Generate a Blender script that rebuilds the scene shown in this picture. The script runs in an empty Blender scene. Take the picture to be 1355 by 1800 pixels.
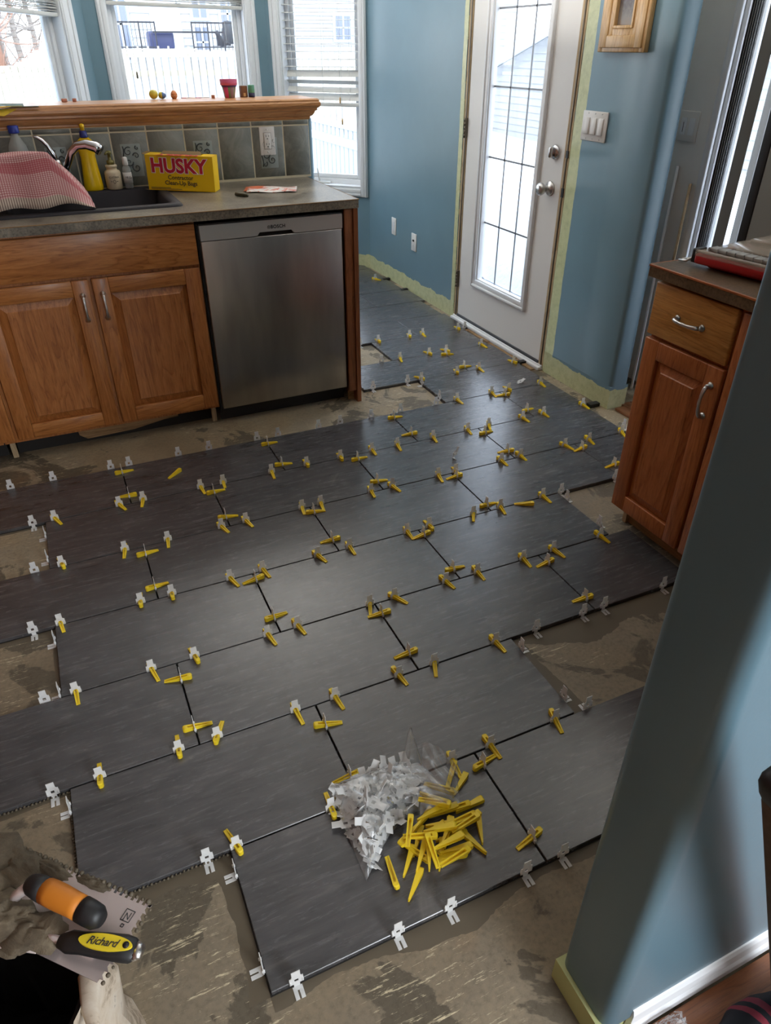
import bpy, bmesh, math, random
from mathutils import Vector, Matrix, Euler

# ---------------------------------------------------------------- camera, world, sun, lights, exposure
SC = bpy.context.scene
COL = SC.collection
PI = math.pi
cam_d = bpy.data.cameras.new('camera'); cam = bpy.data.objects.new('camera', cam_d); COL.objects.link(cam)
cam_d.sensor_fit = 'VERTICAL'; cam_d.sensor_height = 24.0; cam_d.sensor_width = 18.07
cam_d.lens = 24.0 * 1240.29 / 1800.0
cam_d.clip_start = 0.02; cam_d.clip_end = 200
_R = Matrix(((0.910494836, 0.227882454, -0.345063386), (-0.413520418, 0.501491312, -0.759939029), (-0.000130481, 0.834611317, 0.550839298)))
cam.matrix_world = Matrix.Translation((-0.0535, -2.78946, 1.4655)) @ _R.to_4x4()
SC.camera = cam
SC.view_settings.view_transform = 'Standard'; SC.view_settings.look = 'None'
SC.view_settings.gamma = 1.0; SC.view_settings.use_curve_mapping = False
SC.view_settings.exposure = 0.0
SC.cycles.use_denoising = True
SC.cycles.max_bounces = 8; SC.cycles.diffuse_bounces = 4; SC.cycles.glossy_bounces = 3; SC.cycles.transmission_bounces = 6
SC.cycles.transparent_max_bounces = 16
SC.cycles.caustics_reflective = False; SC.cycles.caustics_refractive = False
SC.cycles.sample_clamp_indirect = 6.0

W = bpy.data.worlds.new('world'); SC.world = W; W.use_nodes = True
wn = W.node_tree.nodes; wl = W.node_tree.links
for n in list(wn): wn.remove(n)
_o = wn.new('ShaderNodeOutputWorld'); _b = wn.new('ShaderNodeBackground')
_tc = wn.new('ShaderNodeTexCoord'); _sp = wn.new('ShaderNodeSeparateXYZ'); _cr = wn.new('ShaderNodeValToRGB')
wl.new(_tc.outputs['Generated'], _sp.inputs[0]); wl.new(_sp.outputs['Z'], _cr.inputs[0])
_cr.color_ramp.elements[0].position = 0.0; _cr.color_ramp.elements[0].color = (0.93, 0.965, 1.0, 1)
_cr.color_ramp.elements[1].position = 0.7; _cr.color_ramp.elements[1].color = (0.70, 0.82, 1.0, 1)
wl.new(_cr.outputs[0], _b.inputs[0]); _b.inputs[1].default_value = 5.2
wl.new(_b.outputs[0], _o.inputs[0])

sun_d = bpy.data.lights.new('sun', 'SUN'); sun_d.energy = 1.6; sun_d.angle = math.radians(1.5); sun_d.color = (1.0, 0.95, 0.86)
sun = bpy.data.objects.new('sun', sun_d); COL.objects.link(sun)
sun.rotation_euler = Vector((0.45, 0.66, -0.62)).to_track_quat('-Z', 'Y').to_euler()   # shines from behind the house onto the yard

def area_light(name, loc, target, sx, sy, energy, color, portal=False):
    d = bpy.data.lights.new(name, 'AREA'); d.shape = 'RECTANGLE'; d.size = sx; d.size_y = sy; d.energy = energy; d.color = color
    o = bpy.data.objects.new(name, d); COL.objects.link(o); o.location = loc
    v = Vector(target) - Vector(loc)
    o.rotation_euler = v.to_track_quat('-Z', 'Y').to_euler()
    if portal: d.cycles.is_portal = True
    return o
# added fill panels aimed at the ceiling; another stands for an unseen rear window
area_light('kitchen_fill_light', (1.3, 0.1, 1.45), (1.3, 0.1, 4), 1.2, 1.8, 22, (1.0, 0.95, 0.88))
area_light('living_room_window_light', (1.05, -4.85, 1.35), (0.55, -2.4, 0.9), 0.95, 1.5, 100, (0.90, 0.95, 1.0))

area_light('dining_fill_light', (1.1, 1.9, 1.75), (1.1, 1.9, 4), 0.9, 0.9, 42, (1.0, 0.96, 0.90))  # unseen panel added to brighten the dining nook by way of the ceiling
area_light('hall_fill_light', (2.45, -0.9, 2.1), (2.45, -0.9, 4), 0.25, 0.8, 7, (1.0, 0.96, 0.90))  # unseen panel added to lift the grey wall and hall

# ---------------------------------------------------------------- materials
def mat(name, col=(.8, .8, .8), rough=.5, metal=0.0, spec=0.5, **kw):
    m = bpy.data.materials.new(name); m.use_nodes = True
    b = m.node_tree.nodes['Principled BSDF']
    b.inputs['Base Color'].default_value = (*col, 1); b.inputs['Roughness'].default_value = rough
    b.inputs['Metallic'].default_value = metal; b.inputs['Specular IOR Level'].default_value = spec
    for k, v in kw.items(): b.inputs[k.replace('_', ' ')].default_value = v
    return m
def s2l(r, g, b):
    f = lambda c: (c/255/12.92) if c/255 <= .04045 else ((c/255+.055)/1.055)**2.4
    return (f(r), f(g), f(b))
class NT:
    def __init__(s, m): s.m = m; s.t = m.node_tree; s.b = s.t.nodes['Principled BSDF']
    def n(s, typ, **kw):
        nd = s.t.nodes.new(typ)
        for k, v in kw.items():
            if k.startswith('i_'): nd.inputs[k[2:].replace('_', ' ')].default_value = v
            else: setattr(nd, k, v)
        return nd
    def l(s, a, b): s.t.links.new(a, b)
    def coords(s, scale=(1, 1, 1), kind='Object', rnd=False, rot=(0, 0, 0)):
        tc = s.n('ShaderNodeTexCoord'); mp = s.n('ShaderNodeMapping')
        mp.inputs['Scale'].default_value = scale; mp.inputs['Rotation'].default_value = rot
        s.l(tc.outputs[kind], mp.inputs['Vector'])
        if rnd:
            oi = s.n('ShaderNodeObjectInfo'); mu = s.n('ShaderNodeVectorMath', operation='SCALE'); mu.inputs[0].default_value = (37.0, 53.0, 11.0)
            s.l(oi.outputs['Random'], mu.inputs['Scale']); ad = s.n('ShaderNodeVectorMath', operation='ADD')
            s.l(tc.outputs[kind], ad.inputs[0]); s.l(mu.outputs[0], ad.inputs[1]); s.l(ad.outputs[0], mp.inputs['Vector'])
        return mp.outputs[0]
    def noise(s, vec, scale, detail=6, rough=.6, dist=0.0):
        nd = s.n('ShaderNodeTexNoise'); nd.inputs['Scale'].default_value = scale; nd.inputs['Detail'].default_value = detail
        nd.inputs['Roughness'].default_value = rough; nd.inputs['Distortion'].default_value = dist
        if vec is not None: s.l(vec, nd.inputs['Vector'])
        return nd.outputs['Fac']
    def ramp(s, fac, stops):
        r = s.n('ShaderNodeValToRGB'); e = r.color_ramp.elements
        while len(e) < len(stops): e.new(0.5)
        for i, (p, c) in enumerate(stops):
            e[i].position = p; e[i].color = (*c, 1) if len(c) == 3 else c
        s.l(fac, r.inputs[0]); return r.outputs[0]
    def mix(s, fac, a, b, mode='MIX'):
        m = s.n('ShaderNodeMix', data_type='RGBA', blend_type=mode)
        for inp, v in ((m.inputs[0], fac), (m.inputs[6], a), (m.inputs[7], b)):
            if hasattr(v, 'is_linked'): s.l(v, inp)
            else: inp.default_value = v if not isinstance(v, tuple) else (*v, 1)
        return m.outputs[2]
    def math(s, op, a, b=0.0, c=0.0):
        m = s.n('ShaderNodeMath', operation=op)
        for inp, v in zip(m.inputs, (a, b, c)):
            if hasattr(v, 'is_linked'): s.l(v, inp)
            else: inp.default_value = v
        return m.outputs[0]
    def bump(s, h, strength=.2, dist=.002):
        b = s.n('ShaderNodeBump'); b.inputs['Strength'].default_value = strength; b.inputs['Distance'].default_value = dist
        s.l(h, b.inputs['Height']); s.l(b.outputs[0], s.b.inputs['Normal'])
    def color(s, c): s.l(c, s.b.inputs['Base Color'])
    def rough(s, f, lo, hi):
        m = s.n('ShaderNodeMapRange'); m.inputs['To Min'].default_value = lo; m.inputs['To Max'].default_value = hi
        s.l(f, m.inputs['Value']); s.l(m.outputs[0], s.b.inputs['Roughness'])

def make_tile_mat():
    m = mat('slate_porcelain', rough=.35, spec=.75); N = NT(m)
    v = N.coords((1.0, 6.5, 1.0), rnd=True)
    a = N.noise(v, 4.2, 10, .68, 1.1); b = N.noise(N.coords((1.3, 12, 1), rnd=True), 8, 10, .78, .5)
    c1 = N.ramp(a, [(.30, s2l(50, 49, 50)), (.46, s2l(68, 67, 68)), (.58, s2l(78, 76, 77)), (.72, s2l(102, 99, 97))])
    c2 = N.ramp(b, [(.3, (.78, .78, .78)), (.55, (1, 1, 1)), (.75, (1.08, 1.07, 1.06))])
    c = N.mix(.85, c1, c2, 'MULTIPLY')
    pit = N.noise(N.coords((1, 1, 1), rnd=True), 60, 4, .6)
    pr = N.ramp(pit, [(.24, (.45, .45, .45)), (.33, (1, 1, 1))]); c = N.mix(.8, c, pr, 'MULTIPLY')
    dust = N.noise(N.coords((1, 1.3, 1), rnd=True), 3.0, 8, .66, 1.2)
    dm = N.ramp(dust, [(.64, (0, 0, 0)), (.74, (.35, .35, .35))]); c = N.mix(dm, c, s2l(140, 134, 126))
    N.color(c); N.rough(b, .20, .33); N.bump(b, .22, .0010)
    return m
def make_wood(name, base, dark, light, along='x', scale=1.0, rough=.38, coat=.15):
    m = mat(name, rough=rough); N = NT(m)
    sc = {'x': (1.2, 14, 14), 'y': (14, 1.2, 14), 'z': (14, 14, 1.2)}[along]
    v = N.coords(tuple(q*scale for q in sc), rnd=True)
    sw = {'x': (.5, 5.0, 5.0), 'y': (5.0, .5, 5.0), 'z': (5.0, 5.0, .5)}[along]
    v2 = N.coords(tuple(q*scale for q in sw), rnd=True)
    big = N.noise(v2, 2.2, 3, .5, 1.4)
    rings = N.math('FRACT', N.math('MULTIPLY', big, 9.0))
    rr = N.ramp(rings, [(0.0, dark), (.18, base), (.8, light), (1.0, base)])
    fine = N.noise(v, 9, 7, .75, .2)
    fr = N.ramp(fine, [(.36, tuple(q*.62 for q in base)), (.5, base), (.7, light)])
    c = N.mix(.55, rr, fr); N.color(c)
    sp = {'x': (3, 90, 90), 'y': (90, 3, 90), 'z': (90, 90, 3)}[along]
    pore = N.noise(N.coords(sp, rnd=True), 6, 3, .6)
    pc = N.ramp(pore, [(.33, (.55, .5, .45)), (.43, (1, 1, 1))]); c = N.mix(.8, c, pc, 'MULTIPLY'); N.color(c)
    N.bump(pore, .25, .0006); m.node_tree.nodes['Principled BSDF'].inputs['Coat Weight'].default_value = coat
    m.node_tree.nodes['Principled BSDF'].inputs['Coat Roughness'].default_value = .2
    return m
OB, OD, OL = s2l(172, 108, 54), s2l(122, 68, 28), s2l(200, 138, 78)
M = {}
M['tile'] = make_tile_mat()
M['oak_x'] = make_wood('oak_along_x', OB, OD, OL, 'x')
M['oak_gold'] = make_wood('oak_golden', s2l(196, 138, 70), s2l(150, 92, 38), s2l(214, 160, 92), 'x')
M['oak_y'] = make_wood('oak_along_y', s2l(186, 124, 66), s2l(140, 84, 40), s2l(206, 148, 88), 'y')
M['oak_z'] = make_wood('oak_along_z', s2l(166, 102, 50), s2l(118, 66, 28), s2l(192, 128, 72), 'z')
M['oak_dark_z'] = make_wood('oak_dark_z', s2l(128, 76, 44), s2l(88, 48, 26), s2l(150, 94, 58), 'z')
M['oak_red_z'] = make_wood('oak_red_z', s2l(170, 98, 52), s2l(128, 66, 32), s2l(192, 122, 72), 'z')
M['oak_red_y'] = make_wood('oak_red_y', s2l(172, 98, 52), s2l(130, 66, 32), s2l(192, 122, 72), 'y')
M['ledge_oak'] = make_wood('ledge_oak', s2l(196, 140, 90), s2l(156, 100, 56), s2l(216, 164, 112), 'x', 1, .3)
M['raw_wood'] = make_wood('raw_wood', s2l(176, 152, 118), s2l(120, 92, 62), s2l(206, 186, 150), 'z', 1, .8, 0)
M['raw_wood_x'] = make_wood('raw_wood_x', s2l(142, 112, 76), s2l(96, 70, 44), s2l(170, 140, 102), 'x', 1, .8, 0)
M['gold_wood'] = make_wood('gilded_maple', s2l(200, 160, 104), s2l(160, 116, 66), s2l(222, 188, 136), 'z', 1, .35)
M['hardwood_y'] = make_wood('hardwood_y', s2l(134, 84, 52), s2l(92, 52, 30), s2l(160, 106, 70), 'y')
M['hardwood_x'] = make_wood('hardwood_x', s2l(134, 80, 46), s2l(92, 52, 28), s2l(160, 102, 62), 'x')

def make_wall(name, paint, jamb_ranges=(), green_h=.085, axis='Y', sheen=.30):
    m = mat(name, rough=sheen); N = NT(m)
    tc = N.n('ShaderNodeNewGeometry'); sp = N.n('ShaderNodeSeparateXYZ'); N.l(tc.outputs['Position'], sp.inputs[0])
    ns = N.noise(tc.outputs['Position'], 9, 5, .6); off = N.math('MULTIPLY', N.math('SUBTRACT', ns, .5), .07)
    z = N.math('ADD', sp.outputs['Z'], off)
    g = N.math('LESS_THAN', z, green_h)
    for lo, hi in jamb_ranges:
        yy = N.math('ADD', sp.outputs[axis], N.math('MULTIPLY', off, .25))
        k = N.math('MULTIPLY', N.math('GREATER_THAN', yy, lo), N.math('LESS_THAN', yy, hi)); g = N.math('MAXIMUM', g, k)
    rough_n = N.noise(tc.outputs['Position'], 2.2, 5, .6)
    pc = N.ramp(rough_n, [(.3, tuple(q*.93 for q in paint)), (.7, tuple(min(1, q*1.06) for q in paint))])
    gn = N.ramp(N.noise(tc.outputs['Position'], 26, 5, .7), [(.25, s2l(168, 172, 128)), (.5, s2l(194, 197, 152)), (.75, s2l(208, 207, 168))])
    N.color(N.mix(g, pc, gn)); fine = N.noise(tc.outputs['Position'], 160, 3, .5)
    N.bump(fine, .08, .001); N.rough(rough_n, sheen-.06, sheen+.08)
    return m
BLUE = s2l(110, 139, 152)
M['wall_blue'] = make_wall('blue_wall_paint', BLUE, [(1.172, 1.215), (.10, .172)])
M['wall_blue_plain'] = make_wall('blue_wall_paint_plain', BLUE)
M['wall_grey'] = make_wall('grey_wall_paint', s2l(232, 230, 224), green_h=-1)
M['wall_near'] = make_wall('blue_wall_paint_shaded', s2l(88, 114, 126), green_h=-.5, sheen=.30)  # blue paint darkened, putting the end face's shade into its colour
M['green_base'] = mat('unpainted_green_wall_base', s2l(176, 180, 126), .7)
M['ceiling'] = mat('ceiling_white', (.8, .8, .78), .8)
M['trim_white'] = mat('white_trim', s2l(226, 228, 230), .35)
M['door_white'] = mat('white_door_paint', s2l(226, 225, 222), .45)
M['vinyl'] = mat('white_vinyl', s2l(228, 230, 232), .4)
M['blind'] = mat('blind_slat', s2l(206, 206, 202), .45)
def glass(name='window_glass'):
    m = bpy.data.materials.new(name); m.use_nodes = True; t = m.node_tree; t.nodes.clear()
    o = t.nodes.new('ShaderNodeOutputMaterial'); mx = t.nodes.new('ShaderNodeMixShader'); tr = t.nodes.new('ShaderNodeBsdfTransparent'); gl = t.nodes.new('ShaderNodeBsdfGlossy')
    fr = t.nodes.new('ShaderNodeFresnel'); ge = t.nodes.new('ShaderNodeNewGeometry'); mr = t.nodes.new('ShaderNodeMapRange'); mr.inputs['To Min'].default_value = 1.45; mr.inputs['To Max'].default_value = 1/1.45; t.links.new(ge.outputs['Backfacing'], mr.inputs['Value']); t.links.new(mr.outputs[0], fr.inputs[0]); gl.inputs['Roughness'].default_value = .02; tr.inputs[0].default_value = (.96, .98, 1, 1)
    t.links.new(fr.outputs[0], mx.inputs[0]); t.links.new(tr.outputs[0], mx.inputs[1]); t.links.new(gl.outputs[0], mx.inputs[2]); t.links.new(mx.outputs[0], o.inputs[0])
    return m
M['glass'] = glass()
M['muntin'] = mat('grey_caming', s2l(140, 142, 146), .4, .3)
M['steel'] = mat('brushed_nickel', (.62, .61, .60), .28, 1.0)
M['chrome'] = mat('chrome', (.60, .60, .62), .12, 1.0)
M['hinge'] = mat('aged_hinge', s2l(112, 102, 88), .45, .8)
M['black'] = mat('black_plastic', (.012, .012, .013), .5)
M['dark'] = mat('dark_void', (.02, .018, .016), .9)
M['rubber'] = mat('dark_rubber', s2l(60, 62, 66), .6)
M['white_plastic'] = mat('white_plastic', s2l(222, 220, 216), .35)
M['slot'] = mat('outlet_slot', (.03, .03, .03), .6)
def make_stainless():
    m = mat('brushed_stainless', s2l(176, 172, 166), .34, 1.0); N = NT(m)
    f = N.noise(N.coords((3, 3, 260)), 3, 4, .6); N.rough(f, .26, .40); N.bump(f, .05, .0005)
    bl = N.noise(N.coords((6, 1, 1.2)), 1.6, 3, .5); N.color(N.ramp(bl, [(.3, s2l(158, 154, 150)), (.7, s2l(186, 182, 176))]))
    m.node_tree.nodes['Principled BSDF'].inputs['Anisotropic'].default_value = .6
    return m
M['stainless'] = make_stainless()
M['stainless_light'] = mat('satin_stainless_strip', s2l(196, 195, 192), .35, .5)
def make_laminate(name, a, b, c_, rough=.3):
    m = mat(name, rough=rough); N = NT(m); v = N.coords()
    f = N.noise(v, 7, 8, .7, .6); c = N.ramp(f, [(.32, a), (.5, b), (.68, c_)])
    sp = N.noise(v, 130, 3, .6); c = N.mix(.75, c, N.ramp(sp, [(.36, (.5, .48, .45)), (.5, (1, 1, 1)), (.68, (1.35, 1.25, 1.1))]), 'MULTIPLY'); N.color(c); N.rough(f, rough-.06, rough+.08)
    return m
M['laminate'] = make_laminate('stone_laminate', s2l(92, 86, 76), s2l(120, 114, 102), s2l(146, 140, 126))
M['laminate_brown'] = make_laminate('brown_stone_laminate', s2l(74, 62, 48), s2l(98, 82, 64), s2l(118, 100, 78))
def make_bs_tile():
    m = mat('grey_wall_tile', rough=.3); N = NT(m); v = N.coords(rnd=True)
    f = N.noise(v, 9, 7, .65, 1.2); N.color(N.ramp(f, [(.3, s2l(96, 98, 92)), (.5, s2l(118, 120, 113)), (.72, s2l(142, 143, 134))])); N.bump(f, .6, .004)
    return m
M['bs_tile'] = make_bs_tile()
M['grout'] = mat('cream_grout', s2l(206, 198, 172), .85)
M['insert'] = mat('relief_insert', s2l(146, 154, 150), .35)
M['insert_dark'] = mat('relief_insert_dark', s2l(58, 66, 68), .4)
def make_subfloor():
    m = mat('mortar_stained_subfloor', rough=.8); N = NT(m); tc = N.n('ShaderNodeNewGeometry'); p = tc.outputs['Position']
    a = N.noise(p, 1.7, 9, .62, .6); c = N.ramp(a, [(.28, s2l(112, 96, 74)), (.45, s2l(148, 132, 106)), (.55, s2l(140, 128, 108)), (.72, s2l(178, 162, 134))])
    sy = N.n('ShaderNodeSeparateXYZ'); N.l(p, sy.inputs[0]); far = N.math('ADD', sy.outputs['Y'], N.math('MULTIPLY', N.math('SUBTRACT', N.noise(p, 2.6, 3, .5), .5), 1.2)); film = N.ramp(N.math('MULTIPLY', far, -1.0), [(.55, (0, 0, 0)), (.95, (.55, .55, .55))]); c = N.mix(film, c, s2l(110, 98, 82))
    wet = N.noise(p, 3.1, 8, .58, .8); wm = N.ramp(wet, [(.545, (0, 0, 0)), (.56, (.85, .85, .85))]); c = N.mix(wm, c, s2l(84, 76, 62))
    mp = N.n('ShaderNodeMapping'); mp.inputs['Rotation'].default_value = (0, 0, .35); mp.inputs['Scale'].default_value = (3, 26, 1); N.l(p, mp.inputs[0])
    st = N.noise(mp.outputs[0], 4, 7, .8, .3); pat = N.noise(p, 2.6, 3, .5)
    sm = N.math('MULTIPLY', N.ramp(st, [(.57, (0, 0, 0)), (.61, (1, 1, 1))]), N.ramp(pat, [(.44, (0, 0, 0)), (.56, (1, 1, 1))])); c = N.mix(sm, c, s2l(206, 192, 160))
    sm2 = N.math('MULTIPLY', N.ramp(N.noise(mp.outputs[0], 9, 8, .85, .3), [(.60, (0, 0, 0)), (.65, (1, 1, 1))]), N.ramp(N.noise(p, 3.3, 3, .5), [(.52, (0, 0, 0)), (.6, (1, 1, 1))])); c = N.mix(sm2, c, s2l(172, 156, 122))
    rust = N.ramp(N.noise(p, 2.0, 4, .5, .4), [(.62, (0, 0, 0)), (.76, (.6, .6, .6))]); c = N.mix(rust, c, s2l(150, 108, 62))
    sp = N.noise(p, 90, 4, .7); c = N.mix(.6, c, N.ramp(sp, [(.3, (.6, .58, .55)), (.5, (1, 1, 1)), (.75, (1.25, 1.22, 1.15))]), 'MULTIPLY')
    N.color(c); N.bump(N.mix(.5, a, sp), .5, .003); N.rough(wet, .5, .85)
    return m
M['subfloor'] = make_subfloor()
def make_mortar():
    m = mat('grey_mortar', rough=.75); N = NT(m); tc = N.n('ShaderNodeNewGeometry'); f = N.noise(tc.outputs['Position'], 24, 7, .7, .5)
    N.color(N.ramp(f, [(.3, s2l(74, 64, 50)), (.55, s2l(100, 88, 70)), (.75, s2l(130, 116, 94))])); N.bump(f, .8, .006); return m
M['mortar'] = make_mortar()
M['mortar_dark'] = mat('wet_mortar', s2l(92, 82, 66), .65)
def thin_nylon(name, col, tcol, f=.5):
    """thin moulded nylon: lets part of the window light through"""
    m = mat(name, col, .38); t = m.node_tree; b = t.nodes['Principled BSDF']; o = [q for q in t.nodes if q.type == 'OUTPUT_MATERIAL'][0]
    tr = t.nodes.new('ShaderNodeBsdfTranslucent'); tr.inputs[0].default_value = (*tcol, 1); mx = t.nodes.new('ShaderNodeMixShader'); mx.inputs[0].default_value = f
    t.links.new(b.outputs[0], mx.inputs[1]); t.links.new(tr.outputs[0], mx.inputs[2]); t.links.new(mx.outputs[0], o.inputs['Surface']); return m
M['clip'] = thin_nylon('white_nylon', (.90, .90, .89), (.95, .95, .94), .35)
M['wedge'] = thin_nylon('yellow_nylon', s2l(255, 228, 52), s2l(255, 220, 50), .22)

# ---------------------------------------------------------------- geometry helpers
class MB:
    """collects shapes; build() links them as one mesh object"""
    def __init__(s): s.v = []; s.f = []; s.fm = []; s.sm = []
    def add(s, vs, fs, mi=0, smooth=False, mx=None):
        k = len(s.v)
        s.v += [tuple(mx @ Vector(q)) for q in vs] if mx is not None else [tuple(q) for q in vs]
        s.f += [tuple(i+k for i in f) for f in fs]; s.fm += [mi]*len(fs); s.sm += [smooth]*len(fs)
        return s
    def box(s, x0, x1, y0, y1, z0, z1, mi=0, mx=None):
        v = [(x0,y0,z0),(x1,y0,z0),(x1,y1,z0),(x0,y1,z0),(x0,y0,z1),(x1,y0,z1),(x1,y1,z1),(x0,y1,z1)]
        return s.add(v, [(0,3,2,1),(4,5,6,7),(0,1,5,4),(1,2,6,5),(2,3,7,6),(3,0,4,7)], mi, False, mx)
    def bbox(s, x0, x1, y0, y1, z0, z1, b=.004, mi=0, mx=None, seg=2):
        bm = bmesh.new(); bmesh.ops.create_cube(bm, size=1)
        for q in bm.verts: q.co = Vector(((x0+x1)/2+q.co.x*(x1-x0), (y0+y1)/2+q.co.y*(y1-y0), (z0+z1)/2+q.co.z*(z1-z0)))
        bmesh.ops.bevel(bm, geom=bm.edges[:], offset=b, segments=seg, affect='EDGES', profile=.5)
        s._bm(bm, mi, mx, True); return s
    def _bm(s, bm, mi, mx, smooth):
        bm.verts.ensure_lookup_table(); bm.verts.index_update()
        s.add([q.co.copy() for q in bm.verts], [[q.index for q in f.verts] for f in bm.faces], mi, smooth, mx); bm.free()
    def prism(s, poly, d0, d1, axis='z', mi=0, mx=None, smooth=False):
        """polygon (2D) extruded along an axis; for 'x' poly=(y,z), 'y' poly=(x,z), 'z' poly=(x,y)"""
        n = len(poly)
        def P(p, d): return {'z': (p[0], p[1], d), 'x': (d, p[0], p[1]), 'y': (p[0], d, p[1])}[axis]
        vs = [P(p, d0) for p in poly]+[P(p, d1) for p in poly]
        fs = [tuple(range(n))[::-1], tuple(range(n, 2*n))]
        s.add(vs, fs, mi, False, mx)
        s.add(vs, [(i, (i+1) % n, n+(i+1) % n, n+i) for i in range(n)], mi, smooth, mx); return s
    def lathe(s, prof, n=20, mi=0, mx=None, smooth=True, cx=0, cy=0):
        """prof: (r,z) list"""
        vs = []
        for r, z in prof:
            for i in range(n): a = 2*PI*i/n; vs.append((cx+r*math.cos(a), cy+r*math.sin(a), z))
        fs = []
        for k in range(len(prof)-1):
            for i in range(n): j = (i+1) % n; fs.append((k*n+i, k*n+j, (k+1)*n+j, (k+1)*n+i))
        fs.append(tuple(range(n))[::-1]); fs.append(tuple((len(prof)-1)*n+i for i in range(n)))
        return s.add(vs, fs, mi, smooth, mx)
    def tube(s, pts, r, n=8, mi=0, mx=None, flat=1.0):
        """pts list of 3D; r scalar or list"""
        pts = [Vector(p) for p in pts]; R_ = r if isinstance(r, (list, tuple)) else [r]*len(pts)
        vs = []; up = Vector((0, 0, 1)); prev = None
        for i, p in enumerate(pts):
            t = (pts[min(i+1, len(pts)-1)]-pts[max(i-1, 0)]).normalized()
            if prev is None:
                a = up.cross(t)
                if a.length < .1: a = Vector((1, 0, 0)).cross(t)
                a.normalize()
            else:
                a = prev - t*prev.dot(t); a.normalize()
            b = t.cross(a); prev = a
            for k in range(n): th = 2*PI*k/n; vs.append(p+a*(math.cos(th)*R_[i])+b*(math.sin(th)*R_[i]*flat))
        fs = []
        for i in range(len(pts)-1):
            for k in range(n): j = (k+1) % n; fs.append((i*n+k, i*n+j, (i+1)*n+j, (i+1)*n+k))
        fs.append(tuple(range(n))[::-1]); fs.append(tuple((len(pts)-1)*n+k for k in range(n)))
        return s.add(vs, fs, mi, True, mx)
    def sphere(s, c, r, mi=0, sz=(1, 1, 1), n=14, m_=8, mx=None):
        prof = []
        vs = []; fs = []
        for i in range(m_+1):
            ph = PI*i/m_
            for k in range(n): th = 2*PI*k/n; vs.append((c[0]+r*sz[0]*math.sin(ph)*math.cos(th), c[1]+r*sz[1]*math.sin(ph)*math.sin(th), c[2]+r*sz[2]*math.cos(ph)))
        for i in range(m_):
            for k in range(n): j = (k+1) % n; fs.append((i*n+k, (i+1)*n+k, (i+1)*n+j, i*n+j))
        return s.add(vs, fs, mi, True, mx)
    def grid(s, nx, ny, fn, mi=0, mx=None, smooth=True):
        vs = [fn(i/nx, j/ny) for j in range(ny+1) for i in range(nx+1)]
        fs = [(j*(nx+1)+i, j*(nx+1)+i+1, (j+1)*(nx+1)+i+1, (j+1)*(nx+1)+i) for j in range(ny) for i in range(nx)]
        return s.add(vs, fs, mi, smooth, mx)
    def mesh(s, name, mats):
        me = bpy.data.meshes.new(name); me.from_pydata(s.v, [], s.f)
        for m in (mats if isinstance(mats, (list, tuple)) else [mats]): me.materials.append(m)
        me.polygons.foreach_set('material_index', s.fm); me.polygons.foreach_set('use_smooth', s.sm)
        me.update(); return me
    def build(s, name, mats, parent=None, loc=None, rot=None, label=None, bevel=0.0, solid=0.0):
        o = link(name, s.mesh(name, mats), parent, loc, rot, label)
        if solid: md = o.modifiers.new('t', 'SOLIDIFY'); md.thickness = solid
        if bevel: md = o.modifiers.new('b', 'BEVEL'); md.width = bevel; md.segments = 2; md.limit_method = 'ANGLE'; md.angle_limit = .6
        return o
def link(name, data, parent=None, loc=None, rot=None, label=None):
    o = bpy.data.objects.new(name, data); COL.objects.link(o)
    if parent is not None: o.parent = parent
    if loc is not None: o.location = loc
    if rot is not None: o.rotation_euler = rot
    if label: o['label'] = label
    return o
def tag(o, label, cat, group=None):
    o['label'] = label; o['category'] = cat
    if group: o['group'] = group
    return o
def thing(name, label, cat, loc=(0, 0, 0), rz=0.0, group=None):
    return tag(link(name, None, None, loc, (0, 0, rz)), label, cat, group)
def struct(o): o['kind'] = 'structure'; return o
def stuff(o): o['kind'] = 'stuff'; return o
def copy_tree(o, parent=None):
    c = o.copy(); COL.objects.link(c); c.parent = parent
    for ch in list(o.children): copy_tree(ch, c)
    return c
def text_mesh(name, body, size, m, parent, loc, rot, extrude=.0004, offset=0.0, spacing=1.0, shear=0.0, align='CENTER', sx=1.0, bold=0.0):
    cu = bpy.data.curves.new(name, 'FONT'); cu.body = body; cu.size = size; cu.extrude = extrude; cu.offset = offset+bold
    cu.space_character = spacing; cu.shear = shear; cu.align_x = align; cu.align_y = 'CENTER'; cu.resolution_u = 3
    tmp = bpy.data.objects.new('tmp', cu); COL.objects.link(tmp)
    dg = bpy.context.evaluated_depsgraph_get(); me = bpy.data.meshes.new_from_object(tmp.evaluated_get(dg))
    bpy.data.objects.remove(tmp); bpy.data.curves.remove(cu)
    me.materials.clear(); me.materials.append(m)
    for v in me.vertices: v.co.x *= sx
    o = link(name, me, parent, loc, rot); return o
rnd = random.Random(7)
ORD = ['zeroth','first','second','third','fourth','fifth','sixth','seventh','eighth','ninth','tenth','eleventh','twelfth','thirteenth','fourteenth','fifteenth','sixteenth','seventeenth','eighteenth','nineteenth','twentieth']
T = 0.308      # tile module (half a tile long, one tile deep)
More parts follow.
